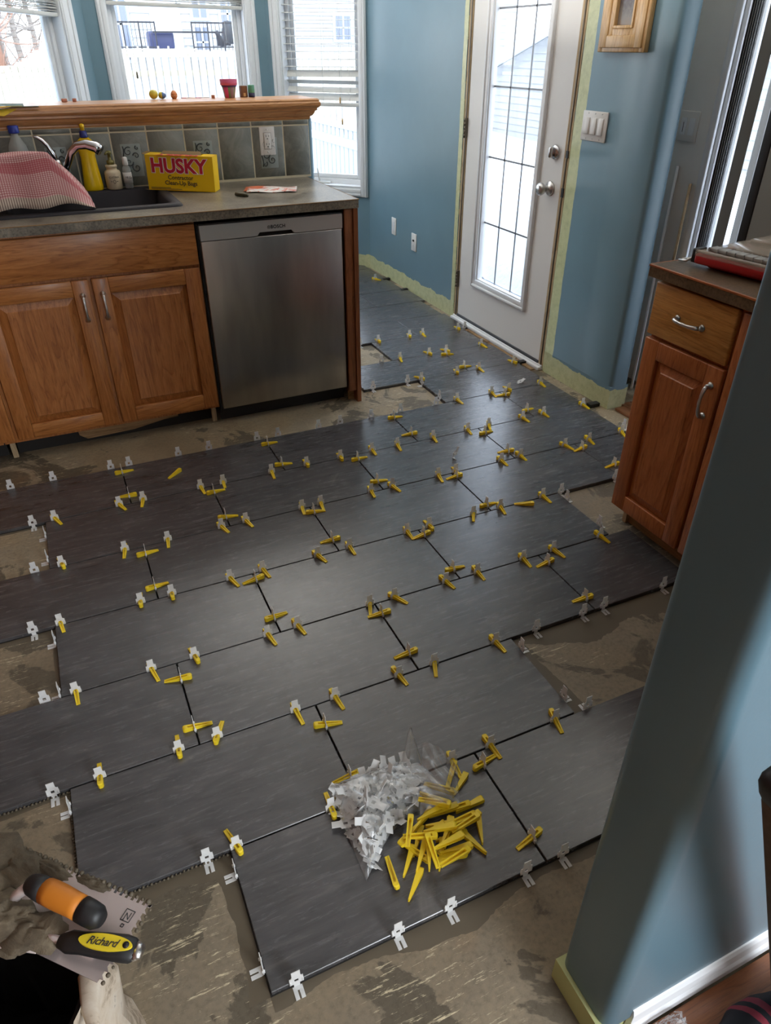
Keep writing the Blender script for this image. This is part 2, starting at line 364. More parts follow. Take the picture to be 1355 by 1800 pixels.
# ---------------------------------------------------------------- floor, tiles
floor_o = struct(MB().box(-3.0, 2.6, -5.0, 3.2, -.10, -.014).build('floor', M['subfloor']))
TH = .0125
def tile_mesh(w, d):
    key = (round(w, 3), round(d, 3))
    if key not in TM:
        mb = MB(); mb.bbox(-w/2, w/2, -d/2, d/2, -TH, 0, .0012, seg=1); mb.sm = [False]*len(mb.sm); TM[key] = mb.mesh('floor_tile', M['tile'])
    return TM[key]
TM = {}
G = .0020
ROWS = {-10: [(2, 4), (4, 6), (6, 7.1)], -9: [(1, 3), (3, 5), (5, 7.13)], -8: [(0, 2), (2, 4), (4, 6), (6, 7.14)], -7: [(-1, 1), (1, 3), (3, 5), (5, 7.11)],
        -6: [(0, 2), (2, 4), (4, 6), (6, 7.19)], -5: [(-1, 1), (1, 3), (3, 5), (5, 7.08)], -4: [(4, 6), (6, 7.14)], -3: [(5, 7.02)], -2: [(4, 6), (6, 7.05)],
        -1: [(5, 7.0)], 0: [(-4, -2), (-2, 0), (0, 2), (2, 4), (4, 6), (6, 7.0)], 1: [(-1, 1), (1, 3), (3, 5), (5, 6.95)], 2: [(-4, -2), (-2, 0), (0, 2), (2, 4), (4, 6), (6, 6.95)],
        3: [(-1, 1), (1, 3), (3, 5)], 4: [(-4, -2), (-2, 0), (0, 2), (2, 4), (4, 5.28)], 5: [(-1, 1), (1, 3)], 6: [(0, 2), (2, 4)]}
bed = MB()
for r, cells in ROWS.items():
    for a, b in cells:
        x0, x1 = a*T+G, b*T-G; y1, y0 = -r*T-G, -(r+1)*T+G
        if r == -10: y1 = y0+.2
        o = link('floor_tile', tile_mesh(x1-x0, y1-y0), floor_o, ((x0+x1)/2, (y0+y1)/2, rnd.uniform(-.0004, .0004)), (0, 0, 0))
        bed.box(x0-.0024, x1+.0024, y0-.0024, y1+.0024, -.0139, -.0124)
bed.build('mortar_bed', M['dark'], floor_o)
from mathutils import noise as mn
def smear(p0, p1, side, w=.03, ridges=True, seed=0):
    """mortar squeezed out along an exposed tile edge; side = unit vector pointing away from the tile"""
    R_ = random.Random(seed); p0 = Vector(p0); p1 = Vector(p1); L = (p1-p0).length; d = (p1-p0)/L; s = Vector(side); mb = MB(); n = int(L/.008)
    ph = R_.uniform(0, 6)
    vs = []
    for i in range(n+1):
        q = p0+d*(L*i/n); ww = w*(.55+.45*math.sin(i*.09+ph)*math.sin(i*.031+1.7*ph)+.22*mn.noise(Vector((i*.11, seed*3.7, 0)))+.06*R_.random())
        ww = max(.004, ww)
        vs += [(q.x-s.x*.004, q.y-s.y*.004, -.0128), (q.x+s.x*ww*.6, q.y+s.y*ww*.6, -.0132), (q.x+s.x*ww, q.y+s.y*ww, -.01405)]
    mb.add(vs, [(3*i+k, 3*i+k+1, 3*i+k+4, 3*i+k+3) for i in range(n) for k in (0, 1)], 0, True)
    if ridges:
        for i in range(int(L/.0085)):
            q = p0+d*(.0085*i+.004)+s*R_.uniform(-.001, .003)
            mb.sphere((q.x, q.y, -.0095), R_.uniform(.0024, .0038), n=6, m_=4)
    mb.build('mortar_smear', M['mortar_dark'], floor_o)
smear((-T*2, -5*T-T*0, 0), (-T, -5*T, 0), (0, -1, 0), .02, True, 1)
smear((-T, -5*T, 0), (-T, -6*T, 0), (-1, 0, 0), .012, True, 2)
smear((-T, -6*T, 0), (0, -6*T, 0), (0, -1, 0), .055, True, 3)
smear((0, -6*T, 0), (0, -7*T, 0), (-1, 0, 0), .05, False, 4)
smear((0, -7*T, 0), (4*T, -7*T, 0), (0, -1, 0), .05, False, 5)
smear((3*T, -5*T, 0), (5.28*T, -5*T, 0), (0, -1, 0), .13, False, 6)
smear((3*T, -5*T, 0), (3*T, -6*T, 0), (1, 0, 0), .05, False, 7)
smear((-T*2, -3*T, 0), (-T, -3*T, 0), (0, -1, 0), .03, False, 8)
smear((-T, -3*T, 0), (-T, -4*T, 0), (-1, 0, 0), .012, False, 9)
smear((-T*2, -T, 0), (-T, -T, 0), (0, -1, 0), .02, False, 10)

# hardwood of the next rooms
for k in range(6):                                            # beside the end of the blue wall: boards along y
    x0 = 2.262+k*.058
    MB().bbox(x0, x0+.056, -3.0, -.36+(.0 if k else -.03), -.0138, -.002, .001, seg=1).build('hardwood_board', M['hardwood_y'], floor_o)
for k in range(14):                                           # behind the near wall: boards along x
    y1 = -2.485-k*.084
    MB().bbox(.49+(.2 if k % 2 else 0), 2.25, y1-.082, y1, -.0138, -.001, .001, seg=1).build('hardwood_board', M['hardwood_x'], floor_o)

# ---------------------------------------------------------------- walls
H = 2.44
def wall(name, mb, m, bevel=0): return struct(mb.build(name, m, bevel=bevel))
def rounded(poly_pts, radii, seg=5):
    out = []
    n = len(poly_pts)
    for i, (p, r) in enumerate(zip(poly_pts, radii)):
        p = Vector(p)
        if not r: out.append(tuple(p)); continue
        a = (Vector(poly_pts[i-1])-p).normalized(); b = (Vector(poly_pts[(i+1) % n])-p).normalized()
        c = p+(a+b)*r
        a0 = (p+a*r)-c; b0 = (p+b*r)-c
        for k in range(seg+1):
            t = k/seg; v = (a0*(math.cos(t*PI/2))+b0*(math.sin(t*PI/2))); out.append(tuple(c+v))
    return out
mb = MB()
mb.prism(rounded([(2.23, .172), (2.23, -.37), (2.335, -.37), (2.335, .172)], [0, .022, .022, 0]), .10, H, 'z', 0, None, True)
mb.prism([(2.23, .172), (2.23, -.37), (2.335, -.37), (2.335, .172)], -.013, .10, 'z')
mb.box(2.23, 2.33, 1.172, 2.53, -.013, H); mb.box(2.23, 2.33, .17, 1.175, 2.07, H)
wall_right = wall('wall_right', mb, M['wall_blue'])
# the near wall that stands into the picture on the right
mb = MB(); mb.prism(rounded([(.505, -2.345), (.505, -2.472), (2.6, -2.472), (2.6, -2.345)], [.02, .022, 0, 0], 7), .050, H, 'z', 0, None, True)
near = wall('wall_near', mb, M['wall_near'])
MB().prism([(.497, -2.341), (.497, -2.466), (2.6, -2.463), (2.6, -2.338)], -.0135, .052, 'z').build('unpainted_wall_base', M['green_base'], near)
# enclosing walls, out of the picture
wall('wall_left_light_block', MB().box(-1.5, -1.38, -5.0, 2.3, -.014, H), M['oak_dark_z'])  # unseen dark wall set close in to keep light off the near wall
mb = MB(); mb.box(-3.1, 1.1, -5.1, -5.0, -.014, H); mb.box(2.4, 2.7, -5.1, -5.0, -.014, H); mb.box(1.1, 2.4, -5.1, -5.0, -.014, .8); mb.box(1.1, 2.4, -5.1, -5.0, 2.1, H)
wall('wall_behind_camera', mb, M['wall_grey'])
struct(MB().box(1.1, 2.4, -5.07, -5.06, .8, 2.1).build('window_5', M['glass']))
wall('wall_back', MB().box(-3.1, -.306, 2.298, 2.42, -.014, H), M['wall_blue_plain'])
struct(MB().box(-3.1, 2.75, -5.1, 3.3, H, H+.15).build('ceiling', M['ceiling']))
MB().box(-3.5, 3.1, -5.5, 3.7, H+.151, H+.22).build('eave_sky_block', M['ceiling'], bpy.data.objects['ceiling']); MB().box(-3.1, 2.6, -5.1, 3.1, H+.221, 6.2).build('storey_sky_block', M['wall_grey'], bpy.data.objects['ceiling'])  # unseen eave and storey added to block sky light from the deck snow

def frame_mx(org, ang): return Matrix.Translation((org[0], org[1], 0)) @ Matrix.Rotation(ang, 4, 'Z')
def casing_bar(mb, x0, x1, z0, z1, horizontal, flip=False):
    """moulded casing bar: three stepped beads standing off the wall (local y negative = into the room)"""
    if horizontal:
        w = z1-z0; st = [(0, 1, .012), (.12, .40, .020), (.46, .9, .016)]
        for a, b, t in st:
            if flip: a, b = 1-b, 1-a
            mb.bbox(x0, x1, -t, .001, z0+w*a, z0+w*b, .003)
    else:
        w = x1-x0
        for a, b, t in [(0, 1, .012), (.12, .40, .020), (.46, .9, .016)]:
            if flip: a, b = 1-b, 1-a
            mb.bbox(x0+w*a, x0+w*b, -t, .001, z0, z1, .003)
def bay(idx, name, L, org, ang, xa, xb, cw_l, cw_r, zb, zt, paint):
    mx = frame_mx(org, ang); root_m = mx
    mb = MB(); e = .16
    mb.box(-.01, xa, 0, e, -.013, H); mb.box(xb, L+.01, 0, e, -.013, H); mb.box(xa, xb, 0, e, -.013, zb); mb.box(xa, xb, 0, e, zt, H)
    w = struct(mb.build(name, paint)); w.matrix_world = mx
    c = MB(); casing_bar(c, xa-cw_l, xa, zb-.057, zt+.06, False); casing_bar(c, xb, xb+cw_r, zb-.057, zt+.06, False, True)
    casing_bar(c, xa, xb, zb-.057, zb, True); casing_bar(c, xa, xb, zt, zt+.06, True, True)
    t = struct(c.build('trim_%d' % idx, M['trim_white'])); t.matrix_world = mx
    # window unit
    win = struct(link('window_%d' % idx, None)); win.matrix_world = mx
    j = MB(); j.box(xa, xa+.008, 0, .13, zb, zt); j.box(xb-.008, xb, 0, .13, zb, zt); j.box(xa+.008, xb-.008, 0, .13, zb, zb+.008); j.box(xa+.008, xb-.008, 0, .13, zt-.008, zt)
    j.build('jamb_liner', M['vinyl'], win)
    f = MB(); a = .03
    for (u0, u1, v0, v1) in ((xa+.008, xa+a+.008, zb+.008, zt-.008), (xb-a-.008, xb-.008, zb+.008, zt-.008), (xa+a+.008, xb-a-.008, zb+.008, zb+a+.02), (xa+a+.008, xb-a-.008, zt-a-.008, zt-.008)):
        f.bbox(u0, u1, .075, .125, v0, v1, .003)
    f.build('window_frame', M['vinyl'], win)
    s = MB(); q = a+.008; sw = .03
    for (u0, u1, v0, v1) in ((xa+q, xa+q+sw, zb+q+.012, zt-q), (xb-q-sw, xb-q, zb+q+.012, zt-q), (xa+q+sw, xb-q-sw, zb+q+.012, zb+q+sw+.012), (xa+q+sw, xb-q-sw, zt-q-sw, zt-q)):
        s.bbox(u0, u1, .09, .118, v0, v1, .004)
    sa = s.build('sash', M['vinyl'], win)
    MB().box(xa+q+sw-.004, xb-q-sw+.004, .102, .106, zb+q+sw+.008, zt-q-sw+.004).build('pane', M['glass'], sa)
    st = MB(); st.bbox(xa+.001, xb-.001, -.004, .078, zb+.006, zb+.016, .003); st.build('sill', M['vinyl'], win)
    return mx, win
s2 = math.sqrt(.5)
mx3, win3 = bay(3, 'wall_bay_right', .772, (1.684, 3.076), -PI/4, .105, .705, .073, .056, .564, 2.15, M['wall_blue_plain'])
mx2, win2 = bay(2, 'wall_bay_center', 1.212, (.472, 3.076), 0, .145, 1.063, .06, .075, .564, 2.15, M['wall_blue_plain'])
mx1, win1 = bay(1, 'wall_bay_left', 1.10, (-.306, 2.298), PI/4, .10, .90, .08, .10, .564, 2.15, M['wall_blue_plain'])
# casement crank on the sill of the right bay window
ck = thing('window_crank', 'white folding crank handle on the sill of the right bay window', 'handle'); ck.matrix_world = mx3 @ Matrix.Translation((.37, .045, .580))
MB().bbox(-.045, .06, -.018, .018, 0, .016, .006).build('crank_base', M['blind'], ck)
MB().tube([(-.03, 0, .014), (-.034, -.004, .04), (-.036, -.006, .075), (-.043, -.008, .105)], [.008, .0065, .006, .005], 8).build('crank_arm', M['blind'], ck)

# blinds ----------------------------------------------------------------
def slat(parent, x0, x1, z, ty, depth=.046, y=.045, roll=0.0):
    mb = MB(); c, s_ = math.cos(ty)*depth/2, math.sin(ty)*depth/2
    n = 4; vs = []
    for xx in (x0, x1):
        for k in range(n+1):
            t = -1+2*k/n; cr = .0025*(1-t*t); vs.append((xx, y+c*t, s_*t+cr))
        for k in range(n+1):
            t = 1-2*k/n; cr = .0025*(1-t*t); vs.append((xx, y+c*t, s_*t+cr-.0022))
    m = 2*(n+1); mb.add(vs, [tuple(range(m))[::-1], tuple(range(m, 2*m))]+[(i, (i+1) % m, m+(i+1) % m, m+i) for i in range(m)], 0, False)
    o = mb.build('slat', M['blind'], parent, (0, 0, z), (0, roll, 0)); return o
b3 = thing('window_blind', 'white slatted blind lowered halfway over the right bay window, lowest slats tilted', 'blind'); b3.matrix_world = mx3
for k in range(17): slat(b3, .115, .696, 1.345+.0455*k, .05)
for z, ty in ((1.302, .95), (1.254, -.5), (1.208, .7), (1.162, 1.0)): slat(b3, .118, .694, z, ty, .047, .045, rnd.uniform(-.006, .012))
MB().bbox(.118, .694, .022, .070, 1.100, 1.124, .004).build('bottom_rail', M['blind'], b3)
MB().bbox(.115, .697, .018, .072, 2.10, 2.145, .003).build('headrail', M['blind'], b3)
cd = MB()
for xx in (.20, .41, .62):
    for yy in (.023, .068): cd.tube([(xx, yy, 1.12), (xx, yy, 2.1)], .0008, 4)
cd.tube([(.545, .012, 2.1), (.548, .010, 1.5), (.55, .008, 1.16)], .001, 4); cd.tube([(.556, .010, 2.1), (.56, .006, 1.4), (.563, .004, 1.02)], .001, 4)
lp = [(.50+.03*math.cos(t/16*2*PI)*(.5+.5*math.sin(t/32*2*PI)), .006, 1.03+.055*math.sin(t/16*2*PI)) for t in range(17)]
cd.tube(lp, .001, 4); cd.tube([(.563, .004, .985), (.572, .004, .955), (.580, .004, .93), (.575, .004, .92)], .001, 4)
cd.build('cord', M['blind'], b3)
for zz, xx in ((1.14, .55), (1.005, .563)): MB().lathe([(.003, .022), (.0055, .012), (.0065, -.012), (.005, -.018)], 10).build('cord_tassel', M['gold_wood'], b3, (xx, .006, zz))
def raised_blind(name_lbl, mx, x0, x1, zr, tilt, tassels):
    b = thing('window_blind', name_lbl, 'blind'); b.matrix_world = mx
    for k in range(14): slat(b, x0, x1, zr+.024+.0095*k+rnd.uniform(-.001, .001), .12+rnd.uniform(-.12, .12), .046, .04, tilt+rnd.uniform(-.004, .004))
    MB().bbox(x0, x1, .016, .066, -.011, .011, .003).build('bottom_rail', M['blind'], b, (0, 0, zr), (0, tilt, 0))
    MB().bbox(x0, x1, .014, .068, 2.10, 2.145, .003).build('headrail', M['blind'], b)
    c = MB()
    for xx in (x0+.12, (x0+x1)/2, x1-.12): c.tube([(xx, .017, zr), (xx, .017, 2.1)], .0008, 4)
    for (xx, zt_) in tassels: c.tube([(xx-.006, .008, 2.1), (xx-.003, .006, 1.7), (xx, .004, zt_-.06)], .001, 4)
    # gathered cords under the rail
    for q in range(3):
        cx = x0+(x1-x0)*(.5+.13*q); c.tube([(cx+.02*math.sin(t*1.3)+.012*t/8, .012, zr+.01-.012*abs(math.sin(t*.9))) for t in range(9)], .0011, 4)
    c.build('cord', M['blind'], b)
    for (xx, zt_) in tassels: MB().lathe([(.003, .022), (.0055, .012), (.0065, -.012), (.005, -.018)], 10).build('cord_tassel', M['hinge'], b, (xx, .004, zt_))
raised_blind('white slatted blind raised above the middle bay window', mx2, .155, 1.053, 1.705, .018, [(.275, 1.30), (.92, 1.2)])
raised_blind('white slatted blind raised above the left bay window', mx1, .11, .89, 1.66, .035, [(.68, 1.15)])

# ---------------------------------------------------------------- glass door
door = struct(link('door_1', None))
DX0, DX1 = 2.236, 2.280
mb = MB(); gy0, gy1, gz0, gz1 = .435, .935, .285, 1.97
mb.box(DX0, DX1, .222, gy0, .012, 2.045); mb.box(DX0, DX1, gy1, 1.128, .012, 2.045); mb.box(DX0, DX1, gy0, gy1, .012, gz0); mb.box(DX0, DX1, gy0, gy1, gz1, 2.045)
mb.build('door_slab', M['door_white'], door)
f = MB()
def lite_frame(mb, y0, y1, z0, z1, w, xa, xb, b=.004):
    mb.bbox(xa, xb, y0, y0+w, z0, z1, b); mb.bbox(xa, xb, y1-w, y1, z0, z1, b); mb.bbox(xa, xb, y0+w*.9, y1-w*.9, z0, z0+w, b); mb.bbox(xa, xb, y0+w*.9, y1-w*.9, z1-w, z1, b)
lite_frame(f, gy0-.038, gy1+.038, gz0-.038, gz1+.038, .016, 2.220, 2.240)
lite_frame(f, gy0-.022, gy1+.022, gz0-.022, gz1+.022, .026, 2.226, 2.242)
lite_frame(f, gy0-.001, gy1+.001, gz0-.001, gz1+.001, .012, 2.238, 2.266, .002)
f.build('lite_frame', M['vinyl'], door)
MB().box(2.268, 2.273, gy0+.004, gy1-.004, gz0+.004, gz1-.004).build('pane', M['glass'], door)
w3 = (gy1-gy0)/3
for k in (1, 2): MB().box(2.2625, 2.2665, gy0+w3*k-.0045, gy0+w3*k+.0045, gz0+.01, gz1-.01).build('caming_bar', M['muntin'], door)
for z in (.614, .955, 1.290, 1.625): MB().box(2.2625, 2.2665, gy0+.01, gy1-.01, z-.0045, z+.0045).build('caming_bar', M['muntin'], door)
kn = MB(); mxk = Matrix.Translation((2.236, .300, .885)) @ Matrix.Rotation(-PI/2, 4, 'Y')
kn.lathe([(.032, 0), (.034, .004), (.030, .010), (.014, .014), (.012, .030), (.016, .036), (.026, .046), (.029, .056), (.027, .066), (.018, .073), (.004, .075)], 24, 0, mxk)
kn.build('door_knob', M['steel'], door)
mxd = Matrix.Translation((2.236, .288, 1.045)) @ Matrix.Rotation(-PI/2, 4, 'Y')
db = MB(); db.lathe([(.031, 0), (.033, .004), (.030, .012), (.020, .016), (.012, .017)], 24, 0, mxd); db.bbox(2.196, 2.222, .281, .295, 1.022, 1.068, .005)
db.build('deadbolt', M['chrome'], door)
for hz in (1.08, .245, 1.85):
    h = MB(); h.box(2.222, 2.2365, 1.130, 1.150, hz-.05, hz+.05)
    for q in range(5): h.lathe([(.006, hz-.05+q*.02+.001), (.006, hz-.05+q*.02+.019)], 10, 0, None, True, 2.222, 1.140)
    h.build('hinge', M['hinge'], door)
# jambs left raw where the casing has been taken off, threshold
j = MB(); j.box(2.232, 2.33, 1.132, 1.168, 0, 2.06); j.box(2.232, 2.33, .178, .217, 0, 2.06); j.box(2.232, 2.33, .178, 1.168, 2.05, 2.07)
struct(j.build('trim_4', M['raw_wood']))
j = MB(); j.bbox(2.2285, 2.234, 1.138, 1.150, 0, 2.05, .001); j.bbox(2.2285, 2.234, .190, .199, 0, 2.05, .001); j.build('jamb_edge', M['hinge'], bpy.data.objects['trim_4'])
st_ = MB(); st_.box(2.2275, 2.235, .184, .2015, .86, .90); st_.box(2.2275, 2.235, .184, .2015, 1.03, 1.06); st_.build('strike_plate', M['black'], door)
t = MB(); t.bbox(2.205, 2.40, .18, 1.166, -.013, .006, .003); t.bbox(2.222, 2.36, .18, 1.166, .003, .014, .003); struct(t.build('trim_5', M['trim_white']))
MB().bbox(2.228, 2.238, .222, 1.128, .012, .028, .002).build('door_sweep', M['rubber'], door)
# ragged wood strip and plaster crumbs along the threshold
g = MB(); R_ = random.Random(3)
for k in range(16): y = .2+k*.058; g.box(2.170+R_.uniform(0, .015), 2.2, y, y+.056, -.0138, -.006+R_.uniform(-.003, .001))
g.build('subfloor_edge', M['raw_wood_x'], floor_o)
for (y, l) in ((.305, .03), (1.84, .03), (2.15, .03), (-.31, .03)):
    MB().box(2.165, 2.222, y-l/2, y+l/2, -.0135, .004).build('shim', M['black'], floor_o)

# wall plates ------------------------------------------------------------
def plate_x(name, lbl, y0, y1, z0, z1, x=2.23, cat='switch'):
    t = thing(name, lbl, cat, (x, (y0+y1)/2, (z0+z1)/2)); MB().bbox(-.006, .0005, -(y1-y0)/2, (y1-y0)/2, -(z1-z0)/2, (z1-z0)/2, .0025).build('cover_plate', M['white_plastic'], t); return t
sw = plate_x('light_switch', 'white three-rocker light switch plate on blue wall beside the glass door', -.060, .107, 1.115, 1.231)
for k in (-1, 0, 1):
    r = MB(); mxr = Matrix.Translation((-.007, k*.046, 0)) @ Matrix.Rotation(.09, 4, 'Y'); r.bbox(-.004, .004, -.0155, .0155, -.0325, .0325, .002, 0, mxr); r.build('rocker', M['white_plastic'], sw)
    for zz in (-.049, .049): MB().lathe([(.003, 0), (.003, .0012)], 8, 0, Matrix.Translation((-.006, k*.046, zz)) @ Matrix.Rotation(-PI/2, 4, 'Y')).build('screw', M['steel'], sw)
o1 = plate_x('wall_plate', 'blank white wall plate low on blue wall, nearer the bay window', 2.05, 2.12, .325, .44, cat='wall plate')
MB().bbox(-.0085, -.005, -.012, .012, -.030, .030, .002).build('blank_insert', M['vinyl'], o1)
o2 = plate_x('wall_outlet', 'white wall plate with dark jack low on blue wall, nearer the glass door', 1.722, 1.795, .28, .395, cat='outlet')
MB().bbox(-.012, -.005, -.009, .009, .006, .018, .002).build('jack', M['slot'], o2); MB().lathe([(.004, 0), (.004, .002)], 8, 0, Matrix.Translation((-.006, 0, -.02)) @ Matrix.Rotation(-PI/2, 4, 'Y')).build('screw', M['steel'], o2)
# thermostat-height picture frame
pf = thing('picture_frame', 'gilded wooden picture frame hanging above the three-rocker switch', 'picture frame', (2.229, -.092, 1.66))
def frame_rect(mb, hw, hh, w, xa, xb, b=.003): lite_frame(mb, -hw, hw, -hh, hh, w, xa, xb, b)
f = MB(); frame_rect(f, .140, .215, .030, -.024, 0); frame_rect(f, .125, .200, .042, -.030, -.002); f.build('outer_moulding', M['gold_wood'], pf)
f = MB(); frame_rect(f, .088, .163, .030, -.026, -.003); f.build('inner_moulding', M['gold_wood'], pf)
f = MB(); frame_rect(f, .060, .135, .010, -.031, -.003, .002); f.build('sight_edge', M['gold_wood'], pf)
def make_print():
    m = mat('landscape_print', rough=.3); N = NT(m); v = N.coords(); f = N.noise(v, 38, 6, .75, 1.5); sp = N.n('ShaderNodeSeparateXYZ'); N.l(v, sp.inputs[0])
    h = N.math('ADD', N.math('MULTIPLY', sp.outputs['Z'], 4.0), N.math('MULTIPLY', f, .5))
    N.color(N.ramp(N.math('ADD', h, .45), [(.05, s2l(150, 120, 86)), (.3, s2l(128, 122, 116)), (.5, s2l(92, 84, 84)), (.75, s2l(150, 156, 166)), (1, s2l(196, 200, 204))])); return m
MB().box(-.014, -.010, -.051, .051, -.126, .126).build('print', make_print(), pf)

# ---------------------------------------------------------------- the next room: grey wall with a patio door
XW = 2.60
mb = MB(); mb.box(XW, XW+.12, -.30, -.02, -.014, H); mb.box(XW, XW+.12, -2.345, -.86, -.014, H); mb.box(XW, XW+.12, -.86, -.30, 2.07, H); mb.box(2.335, XW+.12, -.05, .05, -.014, H)
mb.box(XW, XW+.12, -5.0, -2.345, -.014, H)
wall('wall_far_right', mb, M['wall_grey'])
c = MB(); c.bbox(XW-.016, XW, -.312, -.284, 0, 2.10, .004); c.bbox(XW-.010, XW, -.286, -.272, 0, 2.1, .003); struct(c.build('trim_6', M['trim_white']))
pd = struct(link('door_2', None)); f = MB()
lite_frame(f, -.856, -.302, .0, 2.065, .022, XW+.01, XW+.10); f.build('door_frame', M['vinyl'], pd)
f = MB(); lite_frame(f, -.535, -.325, .03, 2.04, .040, XW+.055, XW+.085); s_ = f.build('fixed_sash', M['vinyl'], pd); MB().box(XW+.069, XW+.073, -.50, -.36, .065, 2.0).build('pane', M['glass'], s_)
f = MB(); lite_frame(f, -.852, -.495, .03, 2.04, .036, XW+.020, XW+.050); s_ = f.build('sliding_sash', M['vinyl'], pd); MB().box(XW+.033, XW+.037, -.82, -.53, .065, 2.0).build('pane', M['glass'], s_)
vb = thing('vertical_blind', 'grey vertical blind bunched beside the patio door glass', 'blind', (XW-.05, -.425, 0))
M['vane'] = mat('grey_vane', s2l(128, 126, 120), .6)
for k in range(6):
    mxv = Matrix.Translation((0, .030-.0115*k, 1.04)) @ Matrix.Rotation(.62+.02*rnd.random(), 4, 'Z')
    MB().box(-.042, .042, -.0006, .0006, -1.0, 1.0, 0, mxv).build('vane', M['vane'], vb)
mxv = Matrix.Translation((-.01, -.085, 1.04)) @ Matrix.Rotation(1.25, 4, 'Z'); MB().box(-.042, .042, -.0006, .0006, -1.0, 1.0, 0, mxv).build('vane', M['vane'], vb)
MB().bbox(-.02, .02, -.42, .1, 2.05, 2.09, .003).build('headrail', M['vinyl'], vb)
fr = thing('standing_screen', 'dark edged grey panel standing in front of the patio door', 'panel', (2.45, -.705, -.002))
MB().bbox(-.012, .012, -.02, .02, 0, 1.95, .004).build('dark_edge', M['black'], fr, (0, 0, 0))
MB().bbox(-.010, .010, -.45, -.021, 0.02, 1.95, .004).build('panel', M['vane'], fr)
s2_ = plate_x('dimmer_switch', 'white two-gang plate with slide dimmer on grey wall behind the blue wall', -.206, -.093, 1.115, 1.232, XW)
MB().bbox(-.009, -.005, .008, .040, -.033, .033, .002).build('dimmer_body', M['vinyl'], s2_); MB().box(-.0098, -.0088, .022, .0245, -.022, .016).build('slide_slot', M['slot'], s2_)
MB().bbox(-.009, -.005, -.040, -.008, -.033, .033, .002).build('rocker', M['vinyl'], s2_)
MB().bbox(-.0115, -.009, .016, .030, .016, .024, .001).build('slide_knob', M['vinyl'], s2_)
# lengths of old casing leaning against the grey wall
for i, (y0, y1, m_, lb) in enumerate(((-.20, -.16, 'vinyl', 'white casing length leaning on grey wall, broad one'), (-.29, -.255, 'raw_wood', 'brown edged casing length leaning on grey wall, thin one'))):
    a = Vector((2.50, y0-.03, .0)); b = Vector((XW-.025, y1, 1.02-.06*i)); t_ = tag(link('casing_length', None), lb, 'trim board')
    mb = MB(); d = (b-a).normalized(); L_ = (b-a).length; q = d.to_track_quat('Z', 'Y').to_matrix().to_4x4()
    mb.bbox(-.006, .006, -.035+.02*i, .03-.012*i, 0, L_, .002, 0, Matrix.Translation(a) @ q); bo = mb.build('board', M[m_], t_)
# ---------------------------------------------------------------- kitchen peninsula
def bar_pull(parent, mx, name='handle', L=.096):
    """arched cabinet pull along local z, standing off local -y"""
    h = MB(); n = 14
    for zz in (-L/2, L/2): h.lathe([(.010, 0), (.011, .002), (.009, .004), (.006, .008), (.0055, .016)], 12, 0, mx @ Matrix.Translation((0, 0, zz)) @ Matrix.Rotation(PI/2, 4, 'X'))
    pts = []; rs = []
    for i in range(n+1):
        t = -1+2*i/n; pts.append((0, -.014-.015*(1-t*t)**.7, t*L/2)); rs.append(.0068-.0026*(1-abs(t)) if abs(t) > .35 else .0048+.0006*math.cos(t*9))
    h.tube(pts, rs, 10, 0, mx); return h.build(name, M['steel'], parent)
def raised_door(name, parent, x0, x1, z0, z1, y, m_st, m_rail, m_panel, sw=.062, lbl=None):
    """cathedral-less raised panel door facing local -y, returned as a part with its panel as sub-part"""
    f = MB(); th = .019
    f.bbox(x0, x0+sw, y, y+th, z0, z1, .003); f.bbox(x1-sw, x1, y, y+th, z0, z1, .003)
    d = f.build(name, m_st, parent, label=lbl)
    MB().bbox(x0+sw, x1-sw, y, y+th, z0, z0+sw, .003).build('rail', m_rail, d); MB().bbox(x0+sw, x1-sw, y, y+th, z1-sw, z1, .003).build('rail', m_rail, d)
    a, b, c, e = x0+sw-.003, x1-sw+.003, z0+sw-.003, z1-sw+.003; bv = .032; yo = y+.0165; yi = y+.0015
    p = MB(); vs = [(a, yo, c), (b, yo, c), (b, yo, e), (a, yo, e), (a+bv, yi+.003, c+bv), (b-bv, yi+.003, c+bv), (b-bv, yi+.003, e-bv), (a+bv, yi+.003, e-bv),
                    (a+bv+.003, yi, c+bv+.003), (b-bv-.003, yi, c+bv+.003), (b-bv-.003, yi, e-bv-.003), (a+bv+.003, yi, e-bv-.003)]
    p.add(vs, [(0, 1, 5, 4), (1, 2, 6, 5), (2, 3, 7, 6), (3, 0, 4, 7), (4, 5, 9, 8), (5, 6, 10, 9), (6, 7, 11, 10), (7, 4, 8, 11), (8, 9, 10, 11), (3, 2, 1, 0)])
    p.build('raised_panel', m_panel, d); return d
cab = thing('sink_cabinet', 'oak sink base cabinet with two raised panel doors under the sink', 'cabinet', (0, .235, -.014))
def cb(mb, name, m, lbl=None, par=None): return mb.build(name, m, par or cab, (0, -.235, .014), label=lbl)
mb = MB(); mb.box(-.42, .487, .262, .275, .07, .88); mb.box(-.42, -.40, .275, .86, .07, .88); mb.box(.47, .487, .275, .86, .07, .88); mb.box(-.40, .47, .275, .86, .07, .088); mb.box(-.40, .47, .85, .862, .088, .88)
cb(mb, 'carcass', M['oak_z'])
ff = MB(); ff.bbox(-.43, .484, .243, .262, .716, .874, .004); cb(ff, 'false_front', M['oak_x'])
root_off = link('cabinet_doors', None, cab, (0, -.235, .014)); bpy.data.objects.remove(root_off)
def cdoor(name, x0, x1, pull_x, par, z0=.085, z1=.704, y=.243, sts=('oak_z', 'oak_x', 'oak_z'), lbl=None):
    d = raised_door(name, par, x0, x1, z0, z1, y, M[sts[0]], M[sts[1]], M[sts[2]], lbl=lbl)
    for o in [d]: o.location = (0, -.235, .014)
    if pull_x is not None: bar_pull(d, Matrix.Translation((pull_x, y, .597)))
    return d
